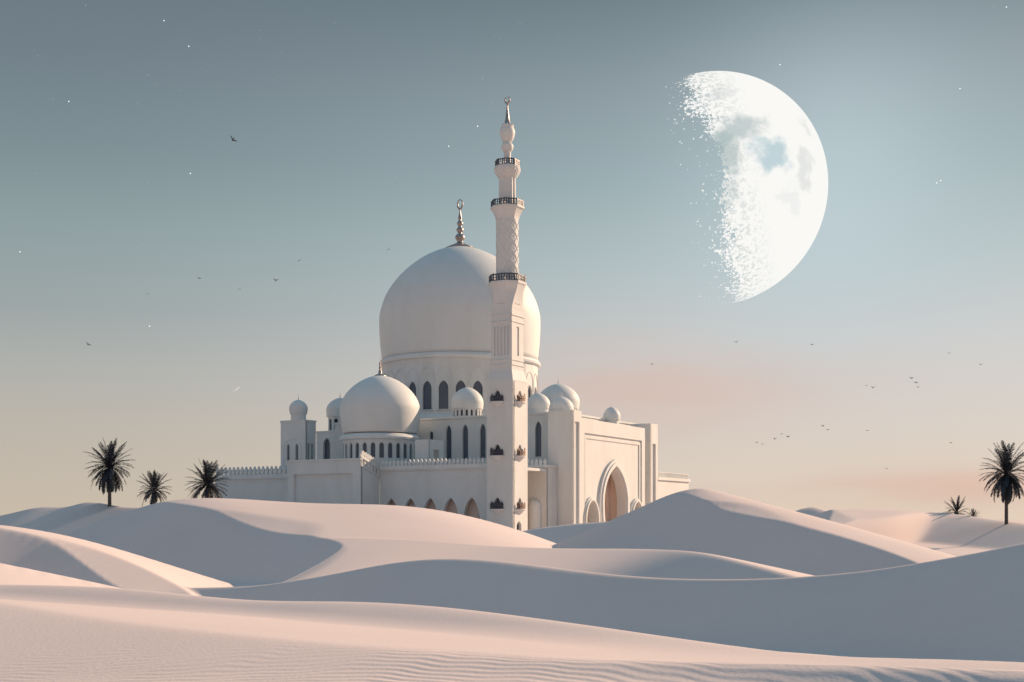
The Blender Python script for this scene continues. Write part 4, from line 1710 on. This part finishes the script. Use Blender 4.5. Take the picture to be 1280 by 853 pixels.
DS = 4500.0
ms_b, ms_f = star_mesh("star", 2.3, SB), star_mesh("star", 1.25, SF)
BR = [(236, 58, "bright white star high on the left above a close faint pair"), (86, 127, "bright white star near the upper left edge with a faint one beside it"),
      (238, 217, "bright white star below the large slanted bird on the left"), (561, 183, "bright white star just left of the minaret spire, the lower of two"),
      (187, 408, "bright white star low on the left below a small bird"), (597, 158, "white star close to the left of the minaret's tip, the upper of two"),
      (1171, 229, "lower left star of the close pair right of the moon"), (1176, 226, "upper right star of the close pair right of the moon"),
      (1200, 111, "single white star in the upper right sky above the close pair"), (975, 81, "white star just above the moon's upper rim"), (1258, 9, "white star in the top right corner of the sky"),
      (25, 315, "white star at the left edge halfway down the sky"), (205, 26, "white star in the top left, leftmost of the highest three")]
for u, v, lab in BR:
    o = bpy.data.objects.new("star", ms_b)
    o.location = at(u, v, DS)
    COL.objects.link(o)
    tag(o, lab, "star", "bright stars")
for u, v in [(107, 7), (47, 70), (185, 94), (252, 86), (324, 38), (324, 48), (351, 66), (343, 100), (418, 29), (196, 106), (226, 113), (66, 124), (172, 130), (382, 110), (185, 230), (45, 217), (22, 238), (617, 45),
             (624, 48), (650, 29), (47, 280), (180, 306), (294, 331), (700, 50), (1043, 194), (1241, 10), (603, 99), (614, 129), (496, 221), (1089, 268)]:
    o = bpy.data.objects.new("star", ms_f)
    o.location = at(u, v, DS)
    COL.objects.link(o)
    tag(o, "tiny faint pinprick star, one of the dim ones in the sky", "star", "faint stars")

# shooting star
bm = bmesh.new()
a, b_ = Vector(at(290.5, 491, DS)), Vector(at(299.5, 484, DS))
ax = (b_ - a)
lathe(bm, [(0, 0), (.7, ax.length * .3), (1.7, ax.length * .85), (1.2, ax.length * .96), (0, ax.length)], (0, 0), 8)
o = link("shooting_star", bm, glow("meteor_light", (232, 226, 214)))
o.location = a
o.rotation_euler = ax.to_track_quat("Z", "Y").to_euler()
tag(o, "short pale streak of a shooting star low on the left above the corner tower", "shooting star")

# ------------------------------------------------------------------ birds
BIRD = plain("dark_plumage", (0.045, 0.045, 0.055), 0.8)


def bird_mesh(dihedral, sweep):
    """gliding bird one metre across the wings, heading along +Y: body, tail and two bent wings in one skin"""
    bm = bmesh.new()
    ring = []
    for y, r in ((-.30, .012), (-.22, .03), (-.08, .055), (.06, .06), (.15, .045), (.20, .05), (.26, .035), (.31, .006)):
        ring.append([bm.verts.new((r * math.cos(2 * math.pi * i / 8), y, r * .9 * math.sin(2 * math.pi * i / 8))) for i in range(8)])
    for p, q in zip(ring, ring[1:]):
        for i in range(8):
            bm.faces.new((p[i], p[(i + 1) % 8], q[(i + 1) % 8], q[i]))
    bm.faces.new(ring[0])
    bm.faces.new(ring[-1])
    # tail fan
    for zz_ in (.008, -.008):
        pass
    t = [bm.verts.new(x) for x in ((-.03, -.24, .01), (.03, -.24, .01), (.085, -.46, 0), (0, -.43, 0), (-.085, -.46, 0))]
    bm.faces.new(t)
    for s in (-1, 1):
        secs = []
        for x, y0, y1, z, th_ in ((.03, .13, -.10, .02, .03), (.2, .17, -.07, .02 + .2 * dihedral, .02), (.33, .13 - sweep * .3, -.08, .02 + .30 * dihedral, .014), (.5, -.02 - sweep, -.08 - sweep, .02 + .30 * dihedral - .05, .004)):
            secs.append([bm.verts.new((s * x, y0, z)), bm.verts.new((s * x, (y0 * 2 + y1) / 3, z + th_)), bm.verts.new((s * x, y1, z)), bm.verts.new((s * x, (y0 * 2 + y1) / 3, z - th_ * .5))])
        for p, q in zip(secs, secs[1:]):
            for i in range(4):
                bm.faces.new((p[i], p[(i + 1) % 4], q[(i + 1) % 4], q[i]))
        bm.faces.new(secs[-1])
    return mesh_of("bird", bm, BIRD)


BM = [bird_mesh(.55, .10), bird_mesh(.15, .05), bird_mesh(.9, .12)]
# u, v, apparent span in pixels, lean in degrees
BIRDS = [(291, 175, 9.5, 38, "largest dark bird, wings slanted, alone high in the left sky"), (374, 326, 6.5, 20, "small dark bird left of the great dome's top, right end of a loose line"), (345, 351, 6, 0, "small dark bird with level wings in the loose line left of the great dome"),
         (300, 362, 4.5, 10, "lowest small bird of the loose line in the left sky"), (249, 348, 5, 15, "small dark bird at the left end of the loose line in the left sky"), (185, 368, 5.5, 25, "small dark bird above the lowest bright star on the left"),
         (110, 431, 7, 30, "dark bird lowest and farthest left, above the tall palm"), (486, 312, 7, 42, "dark slanted bird just left of the great dome's finial"), (815, 456, 4, 0, "lone dark speck of a bird right of the great dome over pink cloud"),
         (920, 428, 6, 8, "dark bird right below the moon, left of a smaller one"), (1015, 431, 4, 0, "small lone bird right of the bird below the moon"), (1186, 442, 4, 0, "higher of the two lone birds near the right edge"),
         (1226, 456, 4, 5, "lower of the two lone birds near the right edge"), (1083, 482, 4, 0, "left bird of the pair beside the tight cluster on the right"), (1091, 485, 5, 5, "right bird of the pair beside the tight cluster on the right"),
         (1139, 473, 6, 0, "topmost and widest bird of the tight cluster on the right"), (1145, 478.5, 5, 10, "middle bird of the tight cluster on the right"), (1147, 484.5, 4.5, 0, "lowest bird of the tight cluster on the right"),
         (946, 553.5, 4, 0, "leftmost bird of the low string right of the portal"), (953, 555.5, 4, 0, "second bird from the left in the low string right of the portal"), (969, 549, 4.5, 5, "third bird from the left in the low string right of the portal"),
         (977, 543, 4, 0, "topmost bird in the left half of the low string right of the portal"), (985, 546, 5, 15, "fifth bird from the left in the low string right of the portal"), (1028, 533, 5, 0, "upper bird of the pair at the right end of the low string"),
         (1035, 537.5, 4, 0, "lower bird of the pair at the right end of the low string"), (1084, 538.5, 4.5, 0, "lone bird between the low string and the right palm"), (1189, 554, 4, 0, "lone bird close to the upper left of the right palm"),
         (1108, 586, 4, 0, "lowest bird of all, just above the far right dunes")]
for n_i, (u, v, span, lean, lab) in enumerate(BIRDS):
    r_ = 170 + (n_i * 37) % 60
    o = bpy.data.objects.new("bird", BM[n_i % 3])
    o.location = at(u, v, r_)
    s_ = span / F * r_ * 1.15
    o.scale = (s_, s_, s_)
    o.rotation_euler = (R(-22), R(lean), R(random.Random(n_i).uniform(-25, 25) + (180 if n_i % 2 else 0)))
    COL.objects.link(o)
    tag(o, lab, "bird", "birds in the sky")
